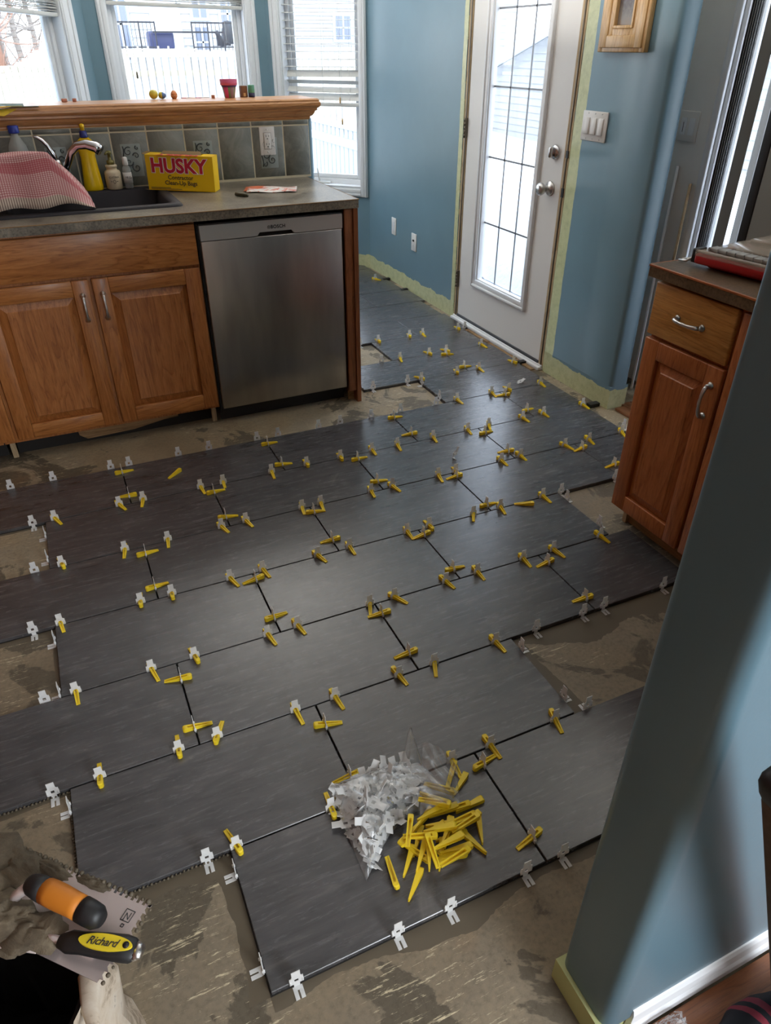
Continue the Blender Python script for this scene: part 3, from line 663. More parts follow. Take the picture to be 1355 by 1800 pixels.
cdoor('door', -.362, .044, .013, cab); cdoor('door', .057, .480, .089, cab)
for x0 in (-.408, .452): cb(MB().bbox(x0, x0+.022, .293, .305, -.0135, .07, .002), 'toe_post', M['raw_wood'])
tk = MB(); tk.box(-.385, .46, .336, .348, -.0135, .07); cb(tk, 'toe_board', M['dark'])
tk = MB(); tk.prism([(-.135, .072), (-.13, .035), (-.10, .012), (.10, .018), (.24, .040), (.30, .043), (.30, .072)], .300, .314, 'y'); cb(tk, 'broken_toe_board', M['raw_wood_x'])
cab2 = thing('corner_cabinet', 'oak base cabinet cut by the picture edge beside the sink cabinet', 'cabinet', (-.85, .235, -.014))
mb = MB(); mb.box(-1.3, -.425, .262, .86, .07, .88); mb.build('carcass', M['oak_z'], cab2, (.85, -.235, .014)); MB().box(-1.3, -.425, .336, .348, -.0135, .07).build('toe_board', M['dark'], cab2, (.85, -.235, .014))
d = raised_door('door', cab2, -.80, -.372-.004, .085, .704, .243, M['oak_z'], M['oak_x'], M['oak_z']); d.location = (.85, -.235, .014)
MB().bbox(-.80, -.436, .243, .262, .716, .874, .004).build('drawer_front', M['oak_x'], cab2, (.85, -.235, .014))

# dishwasher
dw = thing('dishwasher', 'stainless steel dishwasher with pocket handle between oak cabinet and end panel', 'dishwasher', (.808, .235, -.014))
o_ = (-.808, -.235, .014)
MB().box(.491, 1.119, .262, .86, .05, .868).build('tub', M['black'], dw, o_)
p = MB(); p.bbox(.500, 1.114, .235, .262, .066, .805, .004); p.build('door_panel', M['stainless'], dw, o_)
p = MB(); p.prism(rounded([(.500, .807), (.735, .807), (.745, .821), (.885, .821), (.895, .807), (1.114, .807), (1.114, .866), (.500, .866)], [.002]*8, 2), .233, .262, 'y'); p.build('control_strip', M['stainless_light'], dw, o_)
MB().box(.738, .892, .250, .262, .800, .822).build('pocket_handle', M['dark'], dw, o_)
MB().bbox(.498, 1.116, .236, .264, .866, .872, .001).build('top_edge', M['black'], dw, o_)
MB().box(.493, 1.118, .300, .31, -.0135, .066).build('kick_plate', M['black'], dw, o_)
lg = text_mesh('lettering', 'BOSCH', .019, M['black'], dw, (.826-.808, .2322-.235, .8385+.014), (PI/2, 0, 0), .0002, 0, 1.05, 0, 'CENTER', 1.0, .0005)
mb = MB(); mxl = Matrix.Translation((.787, .2326, .8385)) @ Matrix.Rotation(PI/2, 4, 'X')
rr = [((.0062)*math.cos(a*PI/10), .0062*math.sin(a*PI/10), 0) for a in range(21)]; mb.tube(rr, .0006, 4, 0, mxl)
mb.box(-.0028, -.0014, -.004, .004, 0, .0005, 0, mxl); mb.box(.0014, .0028, -.004, .004, 0, .0005, 0, mxl); mb.box(-.0028, .0028, -.0006, .0006, 0, .0005, 0, mxl); mb.build('emblem', M['black'], dw, o_)
# end panel
ep = thing('end_panel', 'narrow dark oak end panel to the right of the dishwasher', 'cabinet panel', (1.15, .22, -.014))
MB().bbox(1.122, 1.1595, .226, .246, .045, .885, .002).build('face_strip', M['oak_dark_z'], ep, (-1.15, -.22, .014))
MB().box(1.1605, 1.181, .218, .88, -.0135, .885).build('side_panel', M['oak_dark_z'], ep, (-1.15, -.22, .014))
MB().box(1.129, 1.159, .262, .274, -.0135, .045).build('toe_block', M['raw_wood_x'], ep, (-1.15, -.22, .014))
for i in range(2): pass
# countertop with sink cut-out
ct = thing('countertop', 'grey speckled stone-look worktop over sink cabinet and dishwasher', 'worktop', (0, .22, .885))
mb = MB(); zt, zb = .921, .886; off = (0, -.22, -.885)
sx0, sx1, sy0, sy1 = -.44, .455, .385, .875
def rbox(mb, x0, x1, y0, y1, z0, z1): mb.box(x0, x1, y0, y1, z0, z1)
mb.box(-1.3, 1.187, .221, sy0, zb, zt); mb.box(-1.3, sx0, sy0, sy1, zb, zt); mb.box(sx1, 1.187, sy0, sy1, zb, zt); mb.box(-1.3, 1.187, sy1, .905, zb, zt)
mb.build('slab', M['laminate'], ct, off)
e = MB(); e.bbox(-1.3, 1.189, .2185, .2225, zt-.003, zt+.0005, .001); e.bbox(1.186, 1.190, .2185, .90, zt-.003, zt+.0005, .001); e.build('edge_bead', M['raw_wood_x'], ct, off)
# sink
M['sink'] = mat('black_granite_sink', s2l(38, 36, 42), .6, 0, .3)
sk = thing('kitchen_sink', 'black composite sink set into the grey worktop', 'sink', (0, .62, .921))
mb = MB(); X0, X1, Y0, Y1 = -.47, .478, .362, .893; x0, x1, y0, y1 = -.18, .435, .425, .825; zr = .929; zb_ = .74
def rr4(X0, X1, Y0, Y1, r, z, n=5):
    pts = rounded([(X0, Y0), (X1, Y0), (X1, Y1), (X0, Y1)], [r]*4, n); return [(p[0], p[1], z) for p in pts]
loops = [rr4(X0, X1, Y0, Y1, .03, .9212), rr4(X0+.004, X1-.004, Y0+.004, Y1-.004, .03, zr), rr4(x0-.012, x1+.012, y0-.012, y1+.012, .045, zr), rr4(x0, x1, y0, y1, .04, zr-.008), rr4(x0+.012, x1-.012, y0+.012, y1-.012, .04, zb_+.03), rr4(x0+.04, x1-.04, y0+.04, y1-.04, .03, zb_)]
n = len(loops[0]); vs = [q for L_ in loops for q in L_]
fs = [(k*n+i, k*n+(i+1) % n, (k+1)*n+(i+1) % n, (k+1)*n+i) for k in range(len(loops)-1) for i in range(n)]+[tuple((len(loops)-1)*n+i for i in range(n))]
mb.add(vs, fs, 0, True); mb.build('basin', M['sink'], sk, (0, -.62, -.921))
MB().lathe([(.045, .742), (.042, .746), (.02, .744)], 20, 0, None, True, .13, .62).build('drain', M['steel'], sk, (0, -.62, -.921))

# half wall, backsplash tiles, oak ledge
BY = .90
hw = MB(); hw.prism(rounded([(-1.3, BY+.012), (1.236, BY+.012), (1.236, 1.04), (-1.3, 1.04)], [0, .016, .016, 0]), -.013, 1.175, 'z', 0, None, True)
hwall = struct(hw.build('wall_half', M['wall_blue_plain']))
gx = [-.327, -.175, -.021, .133, .289, .446, .611, .769, .927, 1.082, 1.213]
bs = struct(MB().box(-1.3, 1.2135, BY+.0004, BY+.0125, .921, 1.172).build('wall_backsplash', M['grout']))
for i in range(len(gx)-1):
    a, b = gx[i]+.0026, gx[i+1]-.0026
    for z0, z1 in ((.931, 1.147), (1.1525, 1.171)):
        mb = MB(); mb.bbox(a-(a+b)/2, b-(a+b)/2, -.004, .004, -(z1-z0)/2, (z1-z0)/2, .0018, seg=1); mb.build('tile', M['bs_tile'], bs, ((a+b)/2, BY+.003, (z0+z1)/2))
    if i % 2 == 0 and i > 0 or i == 8:
        pass
def spiral(cx, cz, r, a0, turns, sgn=1, n=18):
    return [(cx+r*(1-.86*k/n)*math.cos(a0+sgn*turns*2*PI*k/n), 0, cz+r*(1-.86*k/n)*math.sin(a0+sgn*turns*2*PI*k/n)) for k in range(n+1)]
for xc in (.056, .367, .69, 1.004):
    ins = MB(); ins.bbox(-.043, .043, -.0016, .002, -.066, .066, .001); q = ins.build('relief_insert', M['insert'], bs, (xc, BY-.0012, 1.036))
    sc = MB()
    for (cx, cz, r, a0, tn, sg) in ((-.012, .036, .020, 1.0, 1.2, 1), (.020, .018, .015, 3.0, 1.1, -1), (-.014, -.006, .018, 0, 1.2, -1), (.015, -.030, .020, 2.2, 1.3, 1), (-.022, -.048, .012, 1, 1, -1), (.028, .050, .009, 2, 1, 1)):
        pts = spiral(cx, cz, r, a0, tn, sg); sc.tube(pts, [.0052*(1-.6*k/len(pts)) for k in range(len(pts))], 6, 0, None, .5)
    sc.tube([(-.034+.004*math.sin(k*.9), 0, -.058+.0116*k) for k in range(11)], .003, 5)
    sc.build('scroll_relief', M['insert_dark'], q, (0, -.0022, 0))
ol = thing('outlet_double', 'white duplex outlet plate on the grey tile backsplash', 'outlet', (1.0, BY-.001, 1.088))
MB().bbox(-.037, .037, -.006, .0, -.0605, .0605, .002).build('cover_plate', M['white_plastic'], ol)
rc = MB(); rc.bbox(-.017, .017, -.009, -.004, -.034, .034, .002); rc = rc.build('receptacle', M['white_plastic'], ol)
sl = MB()
for zz in (.017, -.017):
    sl.box(-.0075, -.0055, -.0096, -.0088, zz, zz+.009); sl.box(.0055, .0075, -.0096, -.0088, zz+.001, zz+.008); sl.sphere((0, -.009, zz-.007), .0028, n=8, m_=4)
sl.build('slots', M['slot'], rc)
gr = MB(); lite = [(-.0175, -.017), ]
gr.box(-.0182, .0182, -.0072, -.0060, -.0352, .0352); gr.build('recess_line', M['hinge'], ol)
sc_ = MB()
for zz in (-.048, .048): sc_.lathe([(.003, 0), (.003, .0012)], 8, 0, Matrix.Translation((0, -.006, zz)) @ Matrix.Rotation(PI/2, 4, 'X'))
sc_.build('screw', M['steel'], ol)

lg_ = thing('oak_ledge', 'moulded oak ledge running along the top of the tiled half wall', 'ledge', (0, .95, 1.17))
XE = 1.165
prof = [(-.058, .000), (-.062, .006), (-.062, .012), (-.070, .016), (-.078, .026), (-.082, .036), (-.090, .040), (-.090, .048), (-.098, .052), (-.104, .060), (-.104, .070), (-.099, .076), (-.099, .082), (-.092, .088)]
mb = MB(); n = len(prof); vs = []
# crown along the front (local y = out from the wall face), mitred round the end
for dx, end in ((0, 0), (1, 1), (2, 2)):
    for d, z in prof:
        oo = -d-.05
        if end == 0: vs.append((-1.3, BY+.012-oo, 1.172+z))
        elif end == 1: vs.append((XE+.071+oo-.025, BY+.012-oo, 1.172+z))
        else: vs.append((XE+.071+oo-.025, 1.06, 1.172+z))
fs = [(k*n+i, (k+1)*n+i, (k+1)*n+i+1, k*n+i+1) for k in (0, 1) for i in range(n-1)]
mb.add(vs, fs, 0, False); mb.build('crown_moulding', M['ledge_oak'], lg_, (0, -.95, -1.17))
tp = MB(); oo = .092-.05; tp.prism([(-1.3, BY+.012-oo), (XE+.046+oo, BY+.012-oo), (XE+.046+oo, 1.13), (-1.3, 1.13)], 1.252, 1.260, 'z'); tp.build('top_board', M['ledge_oak'], lg_, (0, -.95, -1.17), bevel=.003)
tp = MB(); tp.box(-1.3, XE+.03, BY+.012, 1.06, 1.171, 1.252); tp.build('core_board', M['ledge_oak'], lg_, (0, -.95, -1.17))
LZ = 1.2602
# ---- things on the ledge
M['pink'] = mat('pink_paint', s2l(206, 96, 134), .55); M['pot_green'] = mat('pot_green_paint', s2l(112, 138, 84), .6); M['purple'] = mat('purple_paint', s2l(70, 46, 110), .5)
def make_pot():
    m = mat('painted_pot', rough=.55); N = NT(m); tc = N.n('ShaderNodeTexCoord'); sp = N.n('ShaderNodeSeparateXYZ'); N.l(tc.outputs['Object'], sp.inputs[0])
    an = N.math('ARCTAN2', sp.outputs['Y'], sp.outputs['X']); s_ = N.math('SINE', N.math('ADD', N.math('MULTIPLY', an, 3.0), 2.4))
    c = N.mix(N.math('GREATER_THAN', s_, .35), s2l(116, 138, 84), s2l(216, 74, 122)); c = N.mix(N.math('LESS_THAN', s_, -.55), c, s2l(150, 108, 110)); N.color(c); return m
pot = thing('flower_pot', 'small clay pot painted pink and green on the oak ledge', 'flower pot', (.885, 1.075, LZ))
MB().lathe([(.0225, 0), (.024, .002), (.034, .052), (.032, .052), (.022, .004)], 24).build('body', make_pot(), pot)
MB().lathe([(.0345, .051), (.039, .053), (.0405, .076), (.037, .076), (.036, .056)], 24).build('rim', M['pink'], pot)
MB().lathe([(.0335, .046), (.0352, .0465), (.0355, .0515), (.033, .0518)], 24).build('painted_band', M['purple'], pot)
tub = thing('small_box', 'small brown carton standing right of the painted pot', 'box', (.957, 1.09, LZ), .2)
M['brown_card'] = mat('brown_card', s2l(120, 78, 46), .6); M['teal'] = mat('teal_plastic', s2l(84, 150, 122), .45); M['navy'] = mat('navy_plastic', s2l(52, 56, 90), .45)
MB().bbox(-.016, .016, -.012, .012, 0, .048, .002).build('carton', M['brown_card'], tub); MB().box(-.006, .006, -.0128, -.012, .004, .018).build('label_patch', M['gold_wood'], tub)
tub = thing('small_tub', 'teal and navy plastic tub at the right end of the oak ledge', 'tub', (.995, 1.085, LZ))
MB().lathe([(.014, 0), (.0155, .002), (.0155, .018)], 16).build('tub_base', M['navy'], tub); MB().lathe([(.0155, .0185), (.016, .02), (.0155, .049), (.013, .051)], 16).build('tub_lid', M['teal'], tub)
def egg(x, y, r, m1, m2, lbl, rz=0, lie=True):
    t = thing('painted_egg', lbl, 'egg', (x, y, LZ+r), rz)
    prof = [(r*.96*math.sin(PI*k/8)*(1+.08*math.cos(PI*k/8)), -r*1.18*math.cos(PI*k/8)) for k in range(0, 9)]
    prof = [(max(a, .0006), b) for a, b in prof]; rot = Matrix.Rotation(PI/2, 4, 'Y') if lie else Matrix.Identity(4)
    MB().lathe(prof[:5], 14, 0, rot).build('shell', m1, t); MB().lathe(prof[4:], 14, 0, rot).build('painted_end', m2, t)
yel = mat('egg_yellow', s2l(196, 180, 60), .5); blu = mat('egg_blue', s2l(96, 130, 186), .5); ora = mat('egg_orange', s2l(206, 136, 90), .5); grn = mat('egg_green', s2l(150, 160, 70), .5)
egg(.536, 1.10, .020, yel, grn, 'yellow green painted egg on the oak ledge', .9); egg(.574, 1.10, .015, yel, blu, 'yellow and blue painted egg on the oak ledge', -.2); egg(.628, 1.10, .016, ora, ora, 'orange painted egg on the oak ledge', .3, False)
pk = mat('terracotta_block', s2l(186, 128, 108), .7)
for x, lb in ((.145, 'terracotta block at the left end of the ledge, outer one'), (.187, 'terracotta block at the left end of the ledge, inner one'), (.806, 'terracotta block beside the painted flower pot')):
    b = tag(link('small_block', None, None, (x, 1.08, LZ), (0, 0, rnd.uniform(-.3, .3))), lb, 'block'); MB().bbox(-.011 if x < .17 else -.008, .011 if x < .17 else .008, -.008, .008, 0, .013, .002).build('block_body', pk, b)
pn = thing('thin_brushes', 'thin pink and white sticks lying on the ledge beside the eggs', 'sticks', (.72, 1.09, LZ))
pw = MB(); pw.tube([(-.06, .01, .003), (.03, -.01, .003)], .0018, 6); pw.build('pink_stick', M['pink'], pn); pw = MB(); pw.tube([(-.04, -.01, .003), (.07, .005, .003)], .0015, 6); pw.build('white_stick', M['white_plastic'], pn)
M['paper_green'] = mat('paper_green', s2l(92, 118, 112), .7); M['paper_yellow'] = mat('paper_yellow', s2l(226, 190, 56), .7)
pp = thing('paper_sheets', 'green and yellow sheets of paper hanging over the left ledge edge', 'paper', (-.12, .93, LZ))
MB().grid(8, 4, lambda u, v: (-.25+.40*u, -.075+.20*v-.01*u, .0025+.003*math.sin(u*5)-(.012*(1-v)**4 if u < .7 else 0))).build('green_sheet', M['paper_green'], pp, solid=.0006)
mb = MB(); mb.add([(-.20, -.060, .0012), (.09, -.058, .0012), (.012, -.088, -.032), (-.14, -.078, -.016)], [(0, 1, 2, 3)]); mb.build('yellow_sheet', M['paper_yellow'], pp, solid=.0005)

# ---- things by the sink
CZ = .929
M['bottle_yellow'] = mat('bottle_yellow', s2l(240, 196, 14), .3); M['cap_blue'] = mat('cap_blue', s2l(30, 42, 116), .35); M['clear'] = glass('clear_plastic'); M['soap_cream'] = mat('soap_cream', s2l(214, 198, 168), .35); M['brass'] = mat('olive_pump', s2l(120, 112, 60), .35, .3)
yb = thing('dish_soap_bottle', 'yellow dish soap bottle with dark blue collar behind the sink', 'bottle', (.180, .862, CZ), .1)
prof = [(.036, 0), (.040, .004), (.041, .02), (.037, .06), (.033, .10), (.031, .135), (.036, .165), (.037, .180), (.030, .198), (.016, .210)]
o = MB().lathe(prof, 20).build('bottle_body', M['bottle_yellow'], yb); o.scale = (1, .62, 1)
MB().lathe([(.016, .209), (.017, .212), (.015, .232), (.010, .236)], 14).build('collar', M['cap_blue'], yb); MB().lathe([(.009, .236), (.009, .246), (.0105, .248), (.010, .258), (.004, .262)], 12).build('push_cap', M['bottle_yellow'], yb)
sp_ = thing('soap_pump', 'cream soap dispenser lettered CUCINA with olive pump behind the sink', 'dispenser', (.268, .862, CZ))
MB().lathe([(.030, 0), (.034, .004), (.035, .065), (.032, .074), (.022, .080), (.022, .088), (.025, .09), (.025, .098), (.018, .100)], 20).build('jar', M['soap_cream'], sp_)
pm = MB(); pm.lathe([(.016, .100), (.016, .116), (.007, .118), (.007, .140), (.012, .142), (.012, .152), (.005, .155)], 12); pm.tube([(0, 0, .148), (-.012, -.016, .149), (-.018, -.026, .143)], .004, 8); pm.build('pump_head', M['brass'], sp_)
text_mesh('lettering', 'CUCINA', .0105, M['slot'], sp_, (0, -.0362, .052), (PI/2, 0, 0), .0008, 0, 1.1)
mb = MB(); mb.tube([(.005*math.cos(k*PI/6), -.0355, .034+.007*math.sin(k*PI/6)) for k in range(13)], .0009, 5); mb.tube([(-.016, -.0335, .036), (-.009, -.035, .034)], .0009, 4); mb.tube([(.016, -.0335, .036), (.009, -.035, .034)], .0009, 4); mb.build('emblem', M['slot'], sp_)
cb_ = thing('clear_gel_bottle', 'small clear gel bottle with white cap and label left of the yellow carton', 'bottle', (.330, .862, CZ))
M['gel'] = mat('clear_gel', s2l(188, 192, 188), .15, 0, .5); M['gel'].node_tree.nodes['Principled BSDF'].inputs['Alpha'].default_value = .55
MB().lathe([(.017, 0), (.019, .003), (.019, .075), (.015, .088), (.009, .094)], 16).build('bottle_body', M['gel'], cb_); MB().lathe([(.0115, .094), (.012, .096), (.011, .124), (.006, .127)], 14).build('cap', M['white_plastic'], cb_)
MB().lathe([(.0195, .022), (.0195, .066)], 16).build('label_wrap', M['white_plastic'], cb_); text_mesh('lettering', 'HLGo', .012, M['slot'], cb_, (.001, -.0202, .046), (PI/2, .15, 0), .0005, 0, .9, .3)
bb = thing('water_bottle', 'clear bottle with a bright blue cap behind the checked towel', 'bottle', (-.088, .862, CZ))
MB().lathe([(.042, 0), (.044, .01), (.044, .15), (.036, .19), (.016, .225), (.014, .238)], 20).build('bottle_body', M['gel'], bb); MB().lathe([(.020, .236), (.021, .238), (.021, .262), (.018, .264)], 20).build('cap', mat('cap_bright_blue', s2l(36, 58, 150), .35), bb)
fc = thing('kitchen_faucet', 'chrome single lever kitchen faucet arching over the sink', 'faucet', (.045, .80, CZ))
MB().lathe([(.030, 0), (.032, .004), (.026, .012), (.022, .06), (.024, .11), (.020, .135), (.006, .14)], 20).build('faucet_base', M['chrome'], fc)
lv = MB(); lv.tube([(-.0, 0, .13), (-.005, 0, .16), (-.018, 0, .19), (-.036, 0, .212), (-.052, 0, .222), (-.066, 0, .226)], [.021, .020, .017, .015, .013, .008], 12, 0, None, .6); lv.build('lever', M['chrome'], fc)
sp2 = MB(); pts = [(.02, -.01, .08), (.045, -.02, .125), (.065, -.032, .165), (.095, -.045, .190), (.13, -.06, .194), (.165, -.075, .184), (.180, -.085, .172)]
sp2.tube(pts, [.013, .015, .016, .017, .019, .022, .023], 14); sp2.build('spout', M['chrome'], fc)
# contractor bag carton
M['carton_yellow'] = mat('carton_yellow', s2l(244, 200, 22), .35); M['carton_red'] = mat('carton_red', s2l(196, 34, 62), .4); M['white_ink'] = mat('white_ink', (.85, .85, .85), .4); M['card_inside'] = mat('card_inside', s2l(120, 96, 60), .8)
bx = thing('bag_carton', 'yellow contractor bag carton with red HUSKY lettering on the worktop', 'box', (.402, .768, .9305), math.radians(-27.6))
bx.rotation_euler = (0, math.radians(1.6), math.radians(-27.6))
Wd, Hh, Dp = .298, .142, .085
mb = MB(); mb.box(0, Wd, 0, .0015, 0, Hh); mb.box(0, Wd, Dp-.0015, Dp, 0, Hh); mb.box(0, .0015, 0, Dp, 0, Hh); mb.box(Wd-.0015, Wd, 0, Dp, 0, Hh); mb.box(0, Wd, 0, Dp, 0, .0015); mb.box(0, Wd, 0, .030, Hh-.0015, Hh); mb.box(0, .06, .03, Dp, Hh-.0015, Hh); mb.box(.24, Wd, .03, Dp, Hh-.0015, Hh)
mb.build('carton_body', M['carton_yellow'], bx)
fl = MB(); fl.add([(.06, .03, Hh), (.24, .03, Hh), (.235, .060, Hh+.012), (.065, .064, Hh+.010)], [(0, 1, 2, 3)]); fl.build('torn_flap', M['card_inside'], bx, solid=.001)
fl = MB(); fl.add([(0, .0, Hh), (0, Dp, Hh), (-.012, Dp-.01, Hh+.006), (-.016, .012, Hh+.002)], [(0, 1, 2, 3)]); fl.add([(0, 0, .0), (0, .03, .0), (-.022, .012, .001)], [(0, 1, 2)]); fl.build('side_flap', M['card_inside'], bx, solid=.001)
ink = M['slot']
text_mesh('lettering_outline', 'HUSKY', .078, M['white_ink'], bx, (Wd*.485, -.0006, .098), (PI/2, 0, 0), .0003, .0052, 1.0, 0, 'CENTER', 1.0)
text_mesh('lettering', 'HUSKY', .078, M['carton_red'], bx, (Wd*.485, -.0013, .098), (PI/2, 0, 0), .0003, .0026, 1.0, 0, 'CENTER', 1.0)
text_mesh('lettering', 'Contractor', .0245, ink, bx, (Wd*.50, -.0008, .0535), (PI/2, 0, 0), .0003, .0003, 1.0)
text_mesh('lettering', 'Clean-Up Bags', .0245, ink, bx, (Wd*.50, -.0008, .0315), (PI/2, 0, 0), .0003, .0003, 1.0)
text_mesh('lettering', 'HUSKY', .060, M['carton_red'], bx, (Wd*.48, .012, Hh+.0006), (0, 0, PI), .0003, .002, 1.0, 0, 'CENTER', .95)
ft = MB(); ft.box(.012, .10, -.0006, 0, .010, .0125); ft.box(.012, .15, -.0006, 0, .005, .0072); ft.build('fine_print_line', M['hinge'], bx)
# pen-like cartridge and packet
M['olive'] = mat('dark_olive', s2l(74, 70, 52), .35, .4)
pe = thing('dark_tube', 'short dark metal tube lying on the worktop left of the packet', 'tube', (.747, .480, .9215+.008), math.radians(-58))
MB().lathe([(.0075, -.034), (.008, -.032), (.008, .020), (.0068, .021), (.0068, .034)], 14, 0, Matrix.Rotation(PI/2, 4, 'Y')).build('tube_body', M['olive'], pe)
def make_packet():
    m = mat('packet_print', rough=.3); N = NT(m); v = N.coords(); f = N.noise(v, 26, 4, .6, .8); N.color(N.ramp(f, [(.38, s2l(236, 232, 228)), (.54, s2l(234, 226, 220)), (.57, s2l(232, 140, 110)), (.61, s2l(212, 84, 74)), (.66, s2l(238, 214, 200))])); return m
pkt = thing('foil_packet', 'white and orange foil packet lying flat on the worktop', 'packet', (.915, .585, .9225), math.radians(-20))
MB().grid(10, 8, lambda u, v: (-.11+.22*u, -.07+.14*v, .006*math.sin(PI*u)*math.sin(PI*v)+.0025*math.sin(9*u+4*v)+.003)).build('packet_front', make_packet(), pkt, solid=.001)
MB().grid(6, 5, lambda u, v: (-.125+.12*u, -.03+.115*v, .004*math.sin(PI*u)+.0012)).build('packet_back', mat('packet_orange', s2l(222, 120, 84), .35), pkt, solid=.0008)
# checked tea towel over a dish rack
def make_check():
    m = mat('checked_cotton', rough=.9); N = NT(m); tc = N.n('ShaderNodeTexCoord'); sp = N.n('ShaderNodeSeparateXYZ'); N.l(tc.outputs['UV'], sp.inputs[0])
    def st(o, f, th): return N.math('LESS_THAN', N.math('FRACT', N.math('MULTIPLY', o, f)), th)
    a = st(sp.outputs['X'], 88, .36); b = st(sp.outputs['Y'], 62, .36); band = N.math('MULTIPLY', N.math('GREATER_THAN', sp.outputs['Y'], .26), N.math('LESS_THAN', sp.outputs['Y'], .36)); hem = N.math('LESS_THAN', sp.outputs['Y'], .055)
    band2 = N.math('MULTIPLY', N.math('GREATER_THAN', sp.outputs['Y'], .86), N.math('LESS_THAN', sp.outputs['Y'], .92))
    c = N.mix(a, s2l(212, 178, 172), s2l(172, 104, 108)); c = N.mix(N.math('MULTIPLY', b, .7), c, s2l(156, 76, 84)); c = N.mix(N.math('MULTIPLY', N.math('MAXIMUM', band, band2), .55), c, s2l(166, 56, 70)); c = N.mix(hem, c, N.mix(a, s2l(204, 188, 170), s2l(120, 96, 92))); N.color(c)
    N.bump(N.math('ADD', a, b), .3, .0006); return m
rk = thing('dish_rack', 'low wire dish rack hidden beneath the checked towel', 'dish rack', (-.25, .58, CZ+.001))
w = MB()
for k in range(6): w.tube([(-.30+.09*k, -.05, .004), (-.30+.09*k, -.05, .09), (-.30+.09*k, .13, .09), (-.30+.09*k, .13, .004)], .002, 5)
for yy in (-.05, .13):
    for zz in (.004, .09): w.tube([(-.31, yy, zz), (.16, yy, zz)], .003, 6)
w.build('rack_wire', M['steel'], rk)
tw = thing('tea_towel', 'pink and white checked tea towel draped over the dish rack by the sink', 'towel', (-.23, .58, CZ))
NU, NV = 60, 44
def towel(u, v):
    # u along x (0 left .. 1 right), v from front hem (0) to back (1); heights follow the rack and hang down at the right and front
    x = -.62+.76*u
    topx = min(1, max(0, (1-u)/.17)); hr = topx**.8
    if v < .42: y = .395+.055*(v/.42)+.03*(1-topx)*v; hv = (v/.42)**.8
    else: y = .455+.25*((v-.42)/.58); hv = 1-.10*((v-.42)/.58)
    y += .05*(1-u)*(1-v)*.6
    z = .012+(.178*hr)*hv+.006*math.sin(u*23+v*5)*(1-hv*.5)+.004*math.sin(v*17+u*9)+.006*math.sin(u*9)*hr
    z += .012*hr*math.exp(-((u-.55)/.2)**2)
    return (x+.23, y-.58+.006*math.sin(u*31+2*v)*(1-v), z)
mb = MB().grid(NU, NV, towel); me = mb.mesh('cloth', make_check()); uvl = me.uv_layers.new(name='UVMap')
for l in me.loops: i = l.vertex_index; uvl.data[l.index].uv = ((i % (NU+1))/NU, (i//(NU+1))/NV)
o = link('cloth', me, tw); md = o.modifiers.new('t', 'SOLIDIFY'); md.thickness = .0015

# ---------------------------------------------------------------- cabinet on the right
FX = 1.593
rc_ = thing('drawer_cabinet', 'narrow oak cabinet with drawer over a raised panel door at right', 'cabinet', (FX, -1.31, -.014))
mxR = Matrix.Rotation(-PI/2, 4, 'Z')   # local x -> -y, local -y -> -x : front faces -x
def rpart(mb, name, m, par=None, lbl=None):
    o = mb.build(name, m, par or rc_, label=lbl); return o
# built in a frame whose local x runs along world -y; origin at the far front corner
fr_ = Matrix.Translation((FX, -1.154, 0)) @ mxR
inv = Matrix.Translation((-FX, 1.31, .014))
def place(o, extra=None): o.matrix_local = inv @ fr_
mb = MB(); mb.box(.004, .95, .020, .59, .07, .878); place(rpart(mb, 'carcass', M['oak_red_z']))
place(rpart(MB().bbox(0, .313, 0, .019, .712, .872, .004), 'drawer_front', M['oak_gold'])); dr = [c for c in rc_.children if c.name.startswith('drawer_front')][0]
hm = MB(); bar_pull(dr, Matrix.Translation((.160, 0, .790)) @ Matrix.Rotation(PI/2, 4, 'Y'))
dd = raised_door('door', rc_, 0, .318, .075, .700, 0, M['oak_red_z'], M['oak_red_z'], M['oak_red_z'], .060); place(dd); bar_pull(dd, Matrix.Translation((.288, 0, .597)))
place(rpart(MB().bbox(.33, .95, 0, .019, .075, .872, .004), 'side_door', M['oak_red_z']))
place(rpart(MB().box(.022, .95, .075, .090, -.0135, .07), 'toe_board', M['raw_wood_x'])); place(rpart(MB().bbox(.012, .030, .060, .075, -.0135, .07, .001), 'toe_post', M['raw_wood']))
c2 = thing('side_worktop', 'brown speckled worktop on the narrow oak cabinet', 'worktop', (FX, -1.31, .885))
MB().box(1.571, 2.20, -2.12, -1.136, .886, .921).build('slab', M['laminate_brown'], c2, (-FX, 1.31, -.885))
e = MB(); e.bbox(1.569, 1.575, -2.12, -1.134, .915, .9216, .001); e.bbox(1.569, 2.20, -1.138, -1.1335, .915, .9216, .001); e.build('edge_bead', M['oak_red_y'], c2, (-FX, 1.31, -.885))
# parts organiser case
M['case_red'] = mat('case_red', s2l(170, 26, 30), .4); M['case_grey'] = mat('case_grey', s2l(150, 148, 144), .45); M['case_clear'] = mat('case_clear_lid', s2l(196, 186, 172), .12); M['case_clear'].node_tree.nodes['Principled BSDF'].inputs['Alpha'].default_value = .42
og = thing('organizer_case', 'red parts organizer case with clear lid on the brown worktop', 'tool case', (1.655, -1.215, .9216), math.radians(-82))
MB().bbox(0, .45, 0, .33, .010, .040, .008).build('case_base', M['case_red'], og)
MB().bbox(.03, .42, .03, .30, .0, .012, .004).build('case_foot', M['case_red'], og)
l = MB(); l.bbox(.004, .446, .004, .326, .041, .047, .002)
for (a, b, c, d) in ((.03, .21, .07, .19), (.235, .42, .07, .19), (.03, .21, .21, .31), (.235, .42, .21, .31)): lite_box = l.bbox(a, b, c, d, .047, .060, .005)
l.bbox(.0, .45, 0, .012, .030, .05, .004); l.build('clear_lid', M['case_clear'], og)
g = MB(); g.bbox(.025, .425, .020, .055, .047, .058, .003)
